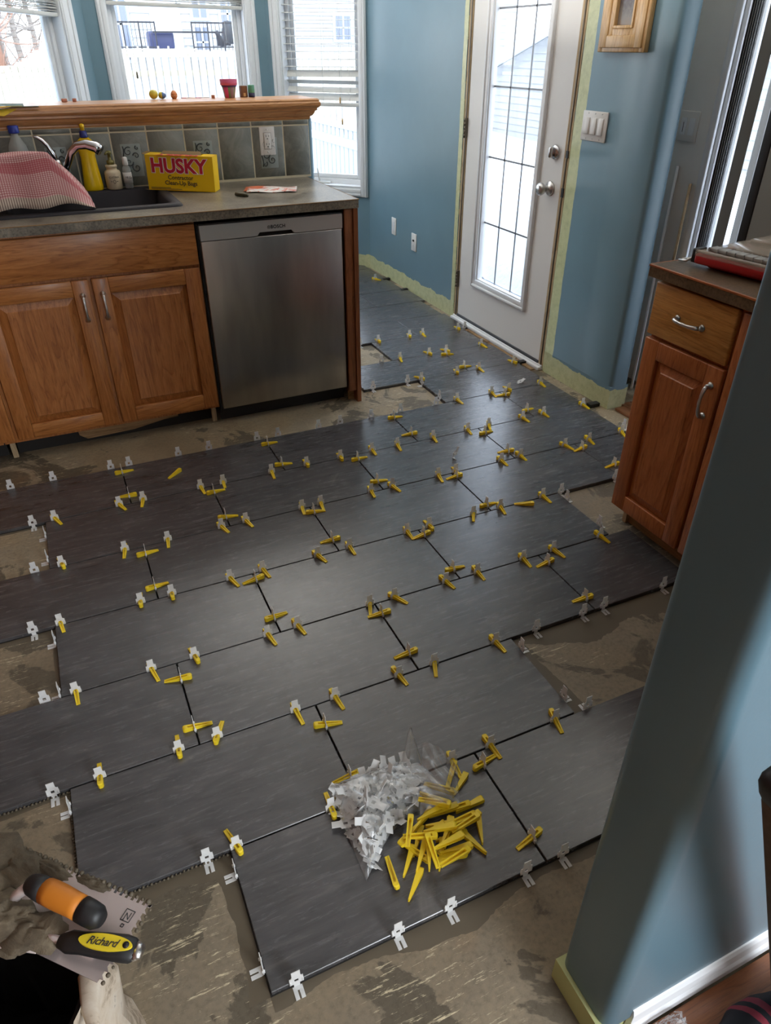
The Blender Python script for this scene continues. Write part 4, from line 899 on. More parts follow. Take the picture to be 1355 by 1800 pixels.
for k in range(14): g.box(.030+.028*k, .0315+.028*k, .018, .057, .046, .0588)
g.build('hinge_strip', M['case_grey'], og)
ins_ = MB()
for (a, b, c, d) in ((.04, .20, .08, .18), (.245, .41, .08, .18), (.04, .20, .22, .30)): ins_.bbox(a, b, c, d, .040, .0432, .001)
ins_.build('tray_content', M['brown_card'], og)
lt = MB(); lt.tube([(-.004, .045, .03), (-.03, .045, .012), (-.055, .045, .006), (-.058, .015, .006), (-.03, .012, .010), (-.004, .015, .03)], .0035, 8); lt.build('latch_loop', M['steel'], og)
MB().bbox(-.014, .004, .006, .052, .010, .050, .004).build('latch_block', M['black'], og)

# ---------------------------------------------------------------- levelling clips and wedges
def clip_mesh(foot):
    mb = MB(); t = .0008
    mb.box(-.0135, -.004, -t, t, -.002, .020); mb.box(.004, .0135, -t, t, -.002, .020); mb.box(-.004, .004, -t, t, .0145, .020); mb.box(-.004, .004, -t, t, -.002, .005)
    mb.prism([(-.0105, .020), (.0105, .020), (.0095, .0225), (.0085, .0225), (.0085, .041), (-.0085, .041), (-.0085, .0225), (-.0095, .0225)], -t, t, 'y')
    mb.box(-.006, .006, -t*.8, t*.8, -.0125, -.002)
    mb.bbox(-.0138, -.0105, -.003, .003, .002, .012, .0008, seg=1); mb.bbox(.0105, .0138, -.003, .003, .002, .012, .0008, seg=1)
    return mb.mesh('plate', M['clip'])
CLIP = clip_mesh(False)
fm = MB()
for a in (-1, 1): fm.box(min(a*.0018, a*.0095), max(a*.0018, a*.0095), -.024, -.0008, -.0136, -.0118)
fm.box(-.0095, .0095, -.008, -.0008, -.0136, -.0118)
FOOT = fm.mesh('foot', M['clip'])
def wedge_mesh(head_sign=1):
    """wedge along y: thin tail at -y, rounded head at +y; a groove between two rails"""
    mb = MB(); L0, L1 = -.045, .030
    def sec(y, w, h, g):   # cross-section with a groove
        w *= 1.2; gw = w*.42; return [(-w, y, 0), (w, y, 0), (w, y, h), (gw, y, h), (gw, y, g), (-gw, y, g), (-gw, y, h), (-w, y, h)]
    ss = [(L0, .0042, .0028, .0026), (L0+.006, .0043, .0042, .0022), (.016, .0052, .0135, .0040), (.018, .0052, .0138, .0136), (.024, .0054, .0142, .0140), (.0275, .0046, .0138, .0136), (L1, .0024, .012, .0118)]
    vs = []
    for q in ss: vs += sec(*q)
    n = 8; fs = [(k*n+i, k*n+(i+1) % n, (k+1)*n+(i+1) % n, (k+1)*n+i) for k in range(len(ss)-1) for i in range(n)]
    fs += [tuple(range(n))[::-1], tuple((len(ss)-1)*n+i for i in range(n))]; mb.add(vs, fs); return mb.mesh('leveling_wedge', M['wedge'])
WEDGE = wedge_mesh()
def clip(x, y, rz, lbl, foot=None, group='leveling clips set in the tile joints', lean=0):
    if foot is None:
        o = link('leveling_clip', CLIP, None, (x, y, 0), (lean, 0, rz))
    else:
        o = link('leveling_clip', None, None, (x, y, 0), (0, 0, rz)); link('plate', CLIP, o); link('foot', FOOT, o)
    return tag(o, lbl, 'clip', group)
def wedge(x, y, rz, lbl, z=.0005, group='yellow wedges driven through the clips', rx=0, ry=0):
    return tag(link('leveling_wedge', WEDGE, None, (x, y, z), (rx, ry, rz)), lbl, 'wedge', group)
CL = {"Lw": [[-1, -0.2722, 24, "t"], [-1, -0.0425, 23, "t"], [-1, 0.046, -15, "t"], [-2, -0.266, 13, "h"], [-2, -0.0611, -12, "t"], [-2, 0.0856, -8, "t"], [-1, 0.2675, 6, "t"], [-1, 0.3579, -3, "t"], [-1, 0.5589, -4, "t"], [-1, 0.7114, -1, "h"], [-1, 0.8618, -3, "h"], [-1, 1.0098, 1, "t"], [-2, 0.2776, 20, "t"], [-2, 0.3686, 17, "t"], [-2, 0.5855, -7, "t"], [-2, 0.6607, -6, "t"], [-2, 0.8708, -3, "t"], [-2, 0.9637, 17, "t"], [-3, 0.3432, 13, "t"], [-3, 0.5371, 20, "t"], [-3, 0.6551, 3, "t"], [3, 1.5857, 0, "h"], [3, 1.7921, -11, "h"], [3, 1.8798, -2, "t"], [3, 2.1266, -3, "h"], [2, 1.5822, -12, "t"], [2, 1.7649, 11, "h"], [2, 1.8753, 17, "h"], [2, 2.1097, 10, "t"], [1, 1.5609, 19, "h"], [1, 1.7731, -13, "h"], [1, 1.9095, 2, "t"], [1, 2.133, 7, "h"], [0, 1.6015, 6, "t"], [0, 1.8018, -3, "t"], [0, 1.9014, 0, "h"], [0, 2.0972, -2, "t"], [-1, 1.1295, -6, "t"], [-1, 1.3068, -6, "t"], [-1, 1.4839, -5, "t"], [-1, 1.5972, -21, "t"], [-1, 1.782, 9, "t"], [-1, 1.8989, 5, "t"], [-1, 2.1307, 5, "t"], [-2, 1.1692, -7, "t"], [-2, 1.2489, -10, "h"], [-2, 1.4702, 4, "t"], [-2, 1.5668, 5, "t"], [-2, 1.7958, 19, "t"], [-2, 1.9266, -4, "t"], [-2, 2.1091, -15, "t"], [-3, 0.8792, 1, "t"], [-3, 0.9688, 0, "h"], [-3, 1.1539, -29, "t"], [-3, 1.2723, -8, "t"], [-3, 1.4638, 5, "t"], [-3, -0.2889, 8, "t"], [-3, -0.0526, -7, "h"], [-3, 0.044, -3, "h"], [-3, 0.2326, 18, "t"], [-4, -0.2683, 2, "t"], [-4, -0.0687, 12, "t"], [-4, 0.0524, 10, "h"], [-4, 0.2688, 12, "t"], [-4, 0.3626, 13, "t"], [-4, 0.5998, -21, "t"], [-4, 0.6842, 31, "t"], [-4, 0.8708, 14, "t"], [-4, 0.9898, 2, "t"], [-4, 1.1694, 0, "t"], [-4, 1.2945, 12, "t"], [-4, 1.4962, 7, "t"], [-5, 0.3645, 8, "t"], [-5, 0.554, 10, "t"], [-5, 0.6659, -22, "t"], [-5, 0.8692, 7, "t"], [-6, 0.858, -11, "t"], [-5, -0.2371, -2, "h"], [-5, -0.0504, -4, "h"], [-5, 0.0459, -27, "h"], [-5, 0.2531, 5, "t"], [-6, 0.0158, 15, "h"], [-6, 0.2373, -3, "h"], [-6, 0.3629, 19, "t"], [-6, 0.5523, -3, "t"], [-6, 0.6619, 5, "t"], [7, 2.1079, 38, "t"]], "Ln": [[0, -0.4191, "B"], [0, -0.2623, "B"], [0, -0.0383, "B"], [0, 0.0343, "B"], [0, 0.2387, "B"], [0, 0.3703, "B"], [0, 0.5852, "B"], [0, 0.6822, "B"], [0, 0.8758, "B"], [0, 0.9824, "B"], [0, 1.1397, "B"], [0, 1.292, "B"], [0, 1.4855, "B"], [-1, -0.3483, "F"], [-2, -0.3519, "B"], [3, 2.1753, "B"], [2, 1.4687, "B"], [3, 1.468, "F"], [1, 1.2826, "F"], [1, 1.4787, "F"], [-3, 1.551, "F"], [-3, 1.8183, "F"], [-3, -0.3667, "F"], [-4, -0.3467, "B"], [-5, 1.0108, "F"], [-5, 1.184, "F"], [-5, 1.2639, "F"], [-5, 1.5028, "F"], [-6, 0.9631, "B"], [-5, -0.3421, "F"], [-6, -0.0489, "F"], [-7, 0.0506, "F"], [-7, 0.2606, "F"], [-7, 0.3786, "F"], [-7, 0.5612, "F"], [-7, 0.6562, "F"]], "Cw": [[0, 0.0708, "L"], [0, -0.085, "R"], [0, -0.5754, "L"], [2, -0.0617, "L"], [2, -0.2649, "L"], [1, -0.365, "L"], [1, -0.559, "L"], [3, -0.3534, "L"], [3, -0.5564, "L"], [2, -0.6613, "L"], [2, -0.8588, "R"], [6, 0.565, "L"], [6, 0.3598, "L"], [4, -0.0527, "L"], [4, -0.2376, "R"], [6, -0.0479, "R"], [6, -0.2449, "L"], [5, -0.3672, "L"], [5, -0.5562, "R"], [4, -0.6525, "R"], [4, -0.889, "L"], [3, -0.9643, "R"], [6, -0.6691, "R"], [6.1, -0.8434, "R"], [0, -0.8655, "L"], [0, -1.3014, "R"], [0, -1.4851, "L"], [1, -0.9619, "R"], [1, -1.1647, "L"], [2, -1.2861, "R"], [2, -1.4737, "R"], [3, -1.1826, "L"], [4, -1.2835, "R"], [4, -1.4869, "R"], [1, -1.616, "L"], [1, -1.7868, "R"], [2, -1.8868, "L"], [2, -2.0977, "R"]], "Cn": [[-1, -0.4076, "L"], [-1, -0.6338, "L"], [5, 0.2589, "L"], [5, 0.0643, "L"], [7, -0.5766, "R"], [5, -0.9764, "R"], [5, -1.171, "R"], [-1, -0.9983, "L"], [-1, -1.2193, "L"], [3, -1.5901, "R"], [3, -1.7931, "R"], [-1, -1.5999, "L"], [0, -1.9026, "L"], [0, -2.063, "L"]]}
CL['Cw'] = [c if not (c[0] == 0 and c[1] > -.2 and c[1] < 0) else [0, -.255, 'R'] for c in CL['Cw']]
for c in CL['Cw']:
    if c[0] == 0 and c[1] > 0: c[1] = -.055
    if c[0] == 0 and abs(c[1]+.5754) < .01: c[1] = -.668
CL['Cn'] = [[a, (-.562 if (a == -1 and abs(y+.6338) < .01) else (-2.105 if abs(y+2.063) < .001 else y)), s_] for a, y, s_ in CL['Cn']]
# long joints: number them from the front of the picture, clips from left to right
ks = sorted({c[0] for c in CL['Lw']+CL['Ln']})
for k in ks:
    row = sorted([(c[1], c) for c in CL['Lw']+CL['Ln'] if c[0] == k], key=lambda q: q[0]); jn = ORD[ks.index(k)+1]; nw = 0
    for i, (x, c) in enumerate(row):
        y = k*T; pos = ORD[i+1]
        if len(c) == 4:
            nw += 1; yaw = math.radians(c[2]); hd = c[3]
            clip(x, y, rnd.uniform(-.04, .04), 'white leveling clip, %s from left along the %s lengthwise joint from the front' % (pos, jn), lean=rnd.uniform(-.05, .05))
            # 't': thin tail towards the viewer; 'h': head towards the viewer
            rz = yaw if hd == 't' else yaw+PI
            sh = rnd.uniform(-.008, .004)
            wedge(x+math.sin(rz)*-sh, y+math.cos(rz)*sh, rz, 'yellow wedge, %s from left along the %s lengthwise joint from the front' % (ORD[nw], jn))
        else:
            clip(x, y+(-.0012 if c[2] == 'F' else .0012), 0 if c[2] == 'F' else PI, 'empty white clip, %s from left along the %s lengthwise joint from the front' % (pos, jn), foot=True, group='clips without a wedge at open tile edges')
rows_ = sorted({int(math.floor(-c[1]/T)) for c in CL['Cw']+CL['Cn']}, reverse=True)
for r in rows_:
    row = sorted([(c[0]+(-c[1]*.1), c) for c in CL['Cw']+CL['Cn'] if int(math.floor(-c[1]/T)) == r], key=lambda q: q[0]); rn = ORD[rows_.index(r)+1]; nw = 0
    CWs = [tuple(c) for c in CL['Cw']]
    for i, (_, c) in enumerate(row):
        x = c[0]*T; y = c[1]
        if tuple(c) in CWs:
            nw += 1; sgn = 1 if c[2] == 'L' else -1
            clip(x, y, PI/2+rnd.uniform(-.04, .04), 'white clip across a short joint, %s from left in the %s tile row from front' % (ORD[i+1], rn), lean=rnd.uniform(-.05, .05))
            rz = sgn*PI/2+rnd.uniform(-.22, .22); wedge(x, y, rz, 'yellow wedge across a short joint, %s from left in the %s tile row from front' % (ORD[nw], rn))
        else:
            L_ = c[2] == 'L'; clip(x+(-.0012 if L_ else .0012), y, -PI/2 if L_ else PI/2, 'empty clip at open tile end, %s from left in the %s tile row from front' % (ORD[i+1], rn), foot=True, group='clips without a wedge at open tile edges')
# strays
wedge(.200, -.154, math.radians(-52), 'loose yellow wedge lying alone on the tile row beside the sink cabinet', group='stray wedges')
wedge(1.375, -.945, math.radians(62)+PI, 'loose yellow wedge lying under a clip near the open gap by the drawer cabinet', .0005, 'stray wedges')
o = clip(1.306, -.505, .5, 'loose white clip standing askew in the middle of a tile, bluish glare around', foot=True, group='stray clips'); o.location.z = .014; o.rotation_euler = (.25, .35, .5)
o = clip(2.005, .057, 0, 'loose white clip lying flat on the tile near the glass door', foot=True, group='stray clips'); o.location.z = .004; o.rotation_euler = (PI/2-.25, 0, PI/2+.25)

# ---------------------------------------------------------------- plastic bag of clips with wedges spilling out
M['bag'] = bpy.data.materials.new('clear_film'); M['bag'].use_nodes = True
t_ = M['bag'].node_tree; t_.nodes.clear(); oo_ = t_.nodes.new('ShaderNodeOutputMaterial'); mx_ = t_.nodes.new('ShaderNodeMixShader'); tr_ = t_.nodes.new('ShaderNodeBsdfTransparent'); gl_ = t_.nodes.new('ShaderNodeBsdfGlossy'); df_ = t_.nodes.new('ShaderNodeBsdfDiffuse'); mx2_ = t_.nodes.new('ShaderNodeMixShader')
lw_ = t_.nodes.new('ShaderNodeLayerWeight'); lw_.inputs[0].default_value = .35; cr_ = t_.nodes.new('ShaderNodeMapRange'); cr_.inputs['To Min'].default_value = .11; cr_.inputs['To Max'].default_value = .85
gl_.inputs['Roughness'].default_value = .22; df_.inputs[0].default_value = (.75, .78, .8, 1); mx2_.inputs[0].default_value = .5
t_.links.new(lw_.outputs['Facing'], cr_.inputs['Value']); t_.links.new(cr_.outputs[0], mx_.inputs[0]); t_.links.new(tr_.outputs[0], mx_.inputs[1]); t_.links.new(df_.outputs[0], mx2_.inputs[1]); t_.links.new(gl_.outputs[0], mx2_.inputs[2]); t_.links.new(mx2_.outputs[0], mx_.inputs[2]); t_.links.new(mx_.outputs[0], oo_.inputs[0])
bag = thing('plastic_bag', 'clear plastic bag half full of white clips lying open on the tiles', 'plastic bag', (.36, -1.90, 0))
BL, TL, TR, BR = Vector((.245, -2.035)), Vector((.250, -1.795)), Vector((.475, -1.815)), Vector((.515, -1.955))
from mathutils import noise as mn
def bagz(u, v):
    e = min(u, 1-u, v, 1-v); puff = .046*min(1, e/.16)**.6*(1-.35*u)
    return puff
def bagp(u, v, top=True):
    p = BL*(1-u)*(1-v)+TL*(1-u)*v+TR*u*v+BR*u*(1-v)
    mid = .0
    # the lower edge is pulled in towards the middle, the far right corner is drawn up into a peak
    p = p+Vector((0, 1))*(.055*math.sin(PI*u)*(1-v))*1.0
    q = Vector((p.x*9, p.y*9, 3.0 if top else 7.0)); nz = mn.noise(q*2.2)*.010+mn.noise(q*4)*.003
    z = (bagz(u, v)+abs(nz)*1.2+.003) if top else .0012
    if top:
        d = math.hypot((u-.93)/.16, (v-.97)/.20); pk_ = max(0, 1-d); z += .115*pk_**1.6; p = p+Vector((.0, .02))*pk_
        # crease folds
        z += .004*abs(math.sin(14*u+9*v+3*mn.noise(q)))*min(1, 4*min(u, 1-u, v, 1-v)+.2)
    return (p.x-.36+(nz*.5 if top else 0), p.y+1.90, z)
MB().grid(64, 50, lambda u, v: bagp(u, v)).build('top_film', M['bag'], bag, label=None)
MB().grid(12, 10, lambda u, v: bagp(u, v, False)).build('bottom_film', M['bag'], bag)
# the open mouth: a crumpled flap lying over the wedges at right
def flap(u, v):
    a = Vector((.405, -1.965)).lerp(Vector((.49, -1.81)), v); b = Vector((.50, -1.975)).lerp(Vector((.545, -1.885)), v); p = a.lerp(b, u); q = Vector((p.x*30, p.y*30, 1)); return (p.x-.36, p.y+1.90, .030+.018*math.sin(PI*u)+.012*mn.noise(q)+.008*abs(math.sin(9*u+13*v))+.03*v*v*(1-u))
MB().grid(22, 26, flap).build('mouth_flap', M['bag'], bag)
R2 = random.Random(11); n_in = 0
while n_in < 92:
    u, v = R2.uniform(.05, .80), R2.uniform(.04, .92)
    if u > .55 and v < .25: continue
    p = bagp(u, v, False); z = R2.uniform(.004, max(.006, bagz(u, v)-.006))
    o = tag(link('leveling_clip', CLIP, None, (p[0]+.36, p[1]-1.90, z), (R2.choice((PI/2, PI/2, -PI/2, .6))+R2.uniform(-.5, .5), R2.uniform(-.6, .6), R2.uniform(0, 6.28))), 'spare white leveling clip heaped inside the clear plastic bag', 'clip', 'spare clips in the plastic bag'); n_in += 1
def at0(px, py, z=0.0):
    d = _R @ Vector(((px-677.5)/1240.29, -(py-900)/1240.29, -1)); c = Vector((-.0535, -2.78946, 1.4655)); return c+d*((z-c.z)/d.z)
spill = [((830,1412),(768,1430)), ((838,1425),(800,1452)), ((838,1437),(798,1460)), ((835,1436),(845,1475)), ((816,1458),(853,1496)), ((785,1440),(782,1483)), ((787,1438),(776,1480)),
    ((765,1470),(712,1470)), ((745,1455),(730,1500)), ((740,1478),(734,1528)), ((748,1470),(752,1530)), ((752,1475),(768,1518)), ((772,1475),(771,1525)), ((823,1480),(778,1498)), ((822,1494),(777,1520)),
    ((806,1462),(768,1488)), ((820,1468),(770,1478)), ((800,1440),(752,1450)), ((716,1505),(708,1540)), ((728,1545),(717,1582)), ((690,1535),(680,1505)), ((720,1490),(706,1480)), ((714,1466),(738,1440)),
    ((812,1362),(798,1392)), ((793,1362),(786,1385)), ((778,1388),(745,1378)), ((765,1400),(738,1392)), ((760,1410),(735,1405)), ((826,1418),(802,1428)), ((780,1420),(752,1432)), ((755,1425),(732,1440)), ((720,1455),(716,1490)),
    ((795,1500),(762,1510)), ((760,1455),(735,1475)), ((812,1440),(783,1452)), ((770,1460),(745,1465)), ((790,1470),(768,1500)), ((748,1440),(726,1462))]
for i, (h, tl) in enumerate(spill):
    lay = 0 if i in (18, 19, 20, 3, 4, 23, 24, 21) else (i % 4)
    a = at0(*h, .008+.009*lay); b = at0(*tl, .008+.009*lay); d = b-a
    rz = math.atan2(-(a-b).x, (a-b).y); c_ = b+(a-b).normalized()*.045
    if d.length > .05: c_ = (a+b)/2+(a-b).normalized()*.0075
    lb = {19: 'loose yellow wedge lying apart at the near tip of the spilled heap', 18: 'yellow wedge just beside the outlying near wedge of the heap', 3: 'yellow wedge pointing towards the viewer at the right rim of the spilled heap', 4: 'lowest slanting yellow wedge on the right rim of the spilled heap', 20: 'yellow wedge poking out from under the near edge of the bag film', 21: 'short visible yellow wedge between bag film and spilled heap', 23: 'upper right yellow wedge standing clear of the heap by the bag mouth', 24: 'upper left yellow wedge standing clear of the heap by the bag mouth', 0: 'topmost yellow wedge at the right end of the spilled heap', 14: 'flat yellow wedge at the bottom right of the spilled heap', 17: 'yellow wedge slanting out at the bottom left of the spilled heap', 25: 'yellow wedge seen through the mouth of the clear bag, upper one', 26: 'yellow wedge seen through the mouth of the clear bag, middle one', 27: 'yellow wedge seen through the mouth of the clear bag, lower one'}.get(i, 'spilled yellow wedge in the heap at the open mouth of the bag')
    wedge(c_.x, c_.y, rz, lb, .006+.009*lay, 'spilled wedges beside the bag', R2.uniform(-.08, .08) if lay else 0, R2.choice((0, .2, PI/2, -PI/2, PI/2)) if i != 19 else PI/2)
# ---------------------------------------------------------------- mortar sack with trowels, near left
M['paper_sack'] = None
def make_sack():
    m = mat('mortar_sack_paper', rough=.8); N = NT(m); v = N.coords(); f = N.noise(v, 14, 6, .7, .6); N.color(N.ramp(f, [(.3, s2l(112, 94, 74)), (.45, s2l(196, 180, 160)), (.6, s2l(206, 194, 178)), (.72, s2l(96, 82, 64))])); return m
M['paper_sack'] = make_sack()
sack = thing('mortar_sack', 'open paper mortar sack with black inside beneath the trowels', 'sack', (-.42, -2.22, -.013))
ZS = .40
def P2(p): return (p[0]+.42, p[1]+2.22, p[2]+.013)
rim = [(-.62, -1.98), (-.45, -1.985), (-.36, -2.035), (-.245, -2.105), (-.225, -2.16), (-.262, -2.25), (-.30, -2.42), (-.46, -2.46), (-.64, -2.42), (-.68, -2.2)]
foot_ = [(-.64, -1.92), (-.46, -1.90), (-.33, -1.965), (-.235, -2.05), (-.212, -2.13), (-.235, -2.26), (-.27, -2.44), (-.46, -2.50), (-.68, -2.46), (-.72, -2.2)]
def loop_at(t, wob=.0, seed=0):
    out = []; n = len(rim); S = 6
    for i in range(n*S):
        k = i//S; f = (i % S)/S
        a = Vector(rim[k]).lerp(Vector(rim[(k+1) % n]), f); b = Vector(foot_[k]).lerp(Vector(foot_[(k+1) % n]), f); p = b.lerp(a, t)
        q = Vector((p.x*12, p.y*12, t*3+seed)); nn = mn.noise(q)*wob+mn.noise(q*3)*wob*.5
        out.append((p.x+nn, p.y+nn*.7, t*ZS-.013+(mn.noise(q*1.3)*.02 if t > .95 else 0)))
    return out
ls = [loop_at(t, .022 if 0 < t else .004) for t in (0, .15, .3, .45, .6, .75, .88, 1.0)]
inner = [[(x*.965-.42*.035, y*.965-2.22*.035, z-.012) for x, y, z in ls[-1]]]
n = len(ls[0]); vs = [P2(q) for l_ in ls for q in l_]
mb = MB(); mb.add(vs, [(k*n+i, k*n+(i+1) % n, (k+1)*n+(i+1) % n, (k+1)*n+i) for k in range(len(ls)-1) for i in range(n)], 0, True); mb.build('sack_wall', M['paper_sack'], sack)
ins = [[P2((x*.95-.42*.05, y*.95-2.22*.05, max(.02, z-dz))) for x, y, z in ls[-1]] for dz in (.004, .12, .33)]
vs = [P2(q) for q in ls[-1]]+[q for l_ in ins for q in l_]
mb = MB(); mb.add(vs, [(k*n+i, (k+1)*n+i, (k+1)*n+(i+1) % n, k*n+(i+1) % n) for k in range(3) for i in range(n)]+[tuple(3*n+i for i in range(n))], 0, True); mb.build('sack_inside', M['black'], sack)
fo = MB()
for (a, b, w_) in (((-.222, -2.13, .385), (-.250, -2.30, .375), .016),):
    fo.tube([Vector(a).lerp(Vector(b), k/5)+Vector((.006*math.sin(k*2), .004*math.cos(k*3), 0)) for k in range(6)], [w_*(.7+.3*math.sin(k)) for k in range(6)], 8, 0, None, .5)
for o_v in range(len(fo.v)): fo.v[o_v] = P2(fo.v[o_v])
fo.build('paper_fold', M['paper_sack'], sack)
# notched trowel
ZT = .425
def at_z(px, py, z=ZT): return at0(px, py, z)
M['trowel_steel'] = mat('trowel_steel', s2l(206, 192, 188), .3, .55)
cA, cB, cC = at_z(268, 1590), at_z(28, 1487), at_z(232, 1664)
dx = (cA-cB); ax = math.atan2(dx.y, dx.x); TL_ = .28; TWd = .112
tr = thing('notched_trowel', 'steel notched trowel with orange handle resting on the mortar sack', 'trowel', (cA.x, cA.y, ZT), ax)
pl = []
nn_ = 28
for k in range(nn_): a = -TL_+TL_*k/nn_; st = TL_/nn_; pl += [(a, 0), (a+st*.5, 0), (a+st*.5, -.006), (a+st, -.006)]
pl += [(0, 0)]
m2 = 11
for k in range(m2): a = -TWd*k/m2; st = TWd/m2; pl += [(0, a-st*.5), (-.006, a-st*.5), (-.006, a-st)]
pl += [(-TL_, -TWd)]
MB().prism(pl, -.0008, .0008, 'z').build('blade', M['trowel_steel'], tr)
bd = MB(); R3 = random.Random(5)
for k in range(nn_): bd.sphere((-TL_+TL_*(k+.25)/nn_, .001, .001), R3.uniform(.0030, .0046), n=8, m_=5)
for k in range(m2): bd.sphere((.0015, -TWd*(k+.75)/m2, 0), R3.uniform(.002, .0035), n=8, m_=5)
stuff(bd.build('mortar_beads', M['mortar_dark'], tr))
def mound(mb, cx, cy, rx, ry, h, seed, z0=0.0, rot=0.0):
    def f(u, v):
        r = u; th = v*2*PI; q = Vector((math.cos(th)*1.4*r, math.sin(th)*1.4*r, seed)); k = 1+.35*mn.noise(q*1.6)+.15*mn.noise(q*4)
        x, y = rx*r*k*math.cos(th), ry*r*k*math.sin(th); hh = h*(1-r*r)**.7 if r < 1 else 0
        return (cx+x*math.cos(rot)-y*math.sin(rot), cy+x*math.sin(rot)+y*math.cos(rot), z0+hh*(.8+.5*mn.noise(q*3))-.001*r)
    mb.grid(8, 24, f)
mo = MB(); mound(mo, -.23, -.03, .06, .035, .022, 1); mound(mo, -.18, -.012, .045, .014, .012, 2, 0, 0); mound(mo, -.10, -.006, .035, .009, .008, 3); mound(mo, -.25, -.075, .05, .03, .03, 4); mound(mo, -.165, -.085, .07, .020, .016, 8); mound(mo, -.27, -.05, .075, .07, .03, 11); mound(mo, -.19, -.115, .06, .022, .014, 13)
mo.build('mortar_clump', M['mortar'], tr)
# handle: orange grip with black ends on a steel bar, parallel to the blade
M['orange_grip'] = mat('orange_rubber_grip', s2l(206, 124, 36), .55)
hy = -.052; hz = .040
b_ = MB(); b_.tube([(-.215, -.052-.026, .008), (-.035, -.052-.032, .008)], .008, 10, 0, None, .8); b_.build('spine_bar', M['trowel_steel'], tr)
p_ = MB(); p_.tube([(-.185, -.076, .008), (-.180, -.066, .022), (-.160, hy, hz)], .008, 8); p_.build('handle_post', M['trowel_steel'], tr)
hx = .047
g1 = [(-.205+hx+.013*k, hy-.0005*k, hz+.004*math.sin(PI*k/9)) for k in range(10)]; gr_ = [.0145, .0165, .0175, .018, .018, .0175, .017, .017, .017, .015]
MB().tube(g1[2:8], gr_[2:8], 16).build('grip', M['orange_grip'], tr)
e_ = MB(); e_.tube([(-.212+hx, hy, hz)]+g1[:3], [.011]+[r+.0005 for r in gr_[:3]], 16); e_.build('grip_end', M['black'], tr); e_ = MB(); e_.tube(g1[7:]+[(-.080+hx, hy-.005, hz)], [.0175, .0175, .0165, .011], 16); e_.build('grip_end', M['black'], tr)
lm = MB()
for (a, b) in (((0, 0), (0, .016)), ((0, .016), (.014, .016)), ((.014, .016), (.014, 0)), ((.004, 0), (.004, .011)), ((.004, .011), (.010, .003)), ((.010, .003), (.010, .013)), ((0, 0), (.014, 0)), ((.006, -.008), (.010, -.008)), ((.006, -.008), (.006, -.004)), ((.010, -.008), (.010, -.004)), ((.006, -.004), (.010, -.004))):
    a = Vector((*a, 0)); b = Vector((*b, 0)); lm.tube([a, b], .0006, 4)
for i in range(len(lm.v)): q = lm.v[i]; lm.v[i] = (q[0]-.030, q[1]-.034, q[2]+.0012)
lm.build('stamped_mark', M['slot'], tr)
# margin trowel
hA, hB = at_z(245, 1672, ZT+.02), at_z(108, 1652, ZT+.02); dv = hA-hB; ang = math.atan2(dv.y, dv.x)
mt = thing('margin_trowel', 'black and yellow handled margin trowel lettered Richard, lying over the mortar sack', 'trowel', (hA.x, hA.y, ZT+.012), ang)
Lh = dv.length; s_ = Lh
MB().tube([(-s_-.004, 0, .004), (-s_+.012, 0, .006), (-s_*.72, 0, .008), (-s_*.45, 0, .009), (-s_*.2, 0, .009), (-.010, 0, .007), (-.001, 0, .006)], [.009, .0155, .015, .017, .018, .0165, .010], 16, 0, None, .62).build('handle', M['black'], mt)
ip = MB(); el = [(-.046+.038*math.cos(a*PI/14), .0105*math.sin(a*PI/14)) for a in range(28)]
ip.prism(el, .0165, .0205, 'z'); ip.build('yellow_inlay', M['wedge'], mt)
hl = MB(); hl.lathe([(.0045, .0200), (.0045, .0212)], 12, 0, None, True, -.0165, 0); hl.build('hang_hole', M['black'], mt)
text_mesh('lettering', 'Richard', .0145, M['slot'], mt, (-.050, -.0005, .0209), (0, 0, 0), .0002, .0001, .95, .35)
fe = MB(); fe.tube([(-.006, 0, .007), (.004, 0, .007)], [.0135, .009], 14, 0, None, .62); fe.build('end_cap', M['steel'], mt)
bl = MB(); bl.tube([(-s_+.0, 0, .004), (-s_-.02, .004, .002), (-s_-.035, .008, .0)], [.006, .005, .004], 8); bl.bbox(-s_-.16, -s_-.03, -.018, .030, -.002, .0, .0005, seg=1); bl.build('blade', M['trowel_steel'], mt)
mo = MB(); mound(mo, -s_-.05, .008, .05, .03, .016, 6); mound(mo, -s_-.10, .02, .05, .035, .020, 7); mo.build('mortar_clump', M['mortar'], mt)
# spare tile corner at the left picture edge
sp_t = tag(link('spare_tile', tile_mesh(.40, .30), None, (-.655, -1.66, .0135), (0, 0, math.radians(38))), 'loose dark tile whose corner shows beside the trowel', 'tile')
sp_t.location = (-.423-.5*.40*math.cos(math.radians(38))-.5*.30*math.cos(math.radians(52))*1.0, -1.645-.5*.40*math.sin(math.radians(38))+.5*.30*math.sin(math.radians(52)), .0)
sp_t.location.z = .018

# ---------------------------------------------------------------- near right corner
bb_ = struct(MB().prism([(-2.4655, -.001), (-2.4795, -.001), (-2.4795, .020), (-2.476, .030), (-2.476, .062), (-2.473, .075), (-2.4655, .080)], .56, 2.25, 'x').build('baseboard_near', M['trim_white']))
bb_.location.y = -.0015
M['knit_black'] = mat('black_knit', s2l(26, 26, 32), .95); M['knit_red'] = mat('red_knit', s2l(132, 44, 58), .95); M['knit_blue'] = mat('blue_grey_knit', s2l(50, 60, 78), .95); M['khaki'] = None
def make_khaki():
    m = mat('worn_khaki', rough=.95); N = NT(m); v = N.coords((1, 1, .4)); f = N.noise(v, 18, 6, .7); N.color(N.ramp(f, [(.3, s2l(70, 62, 54)), (.6, s2l(96, 86, 76)), (.75, s2l(82, 66, 50))])); return m
sock = thing('knit_garment', 'black knitted garment with two red stripes on the hardwood floor', 'garment', (.755, -2.555, 0), .15)
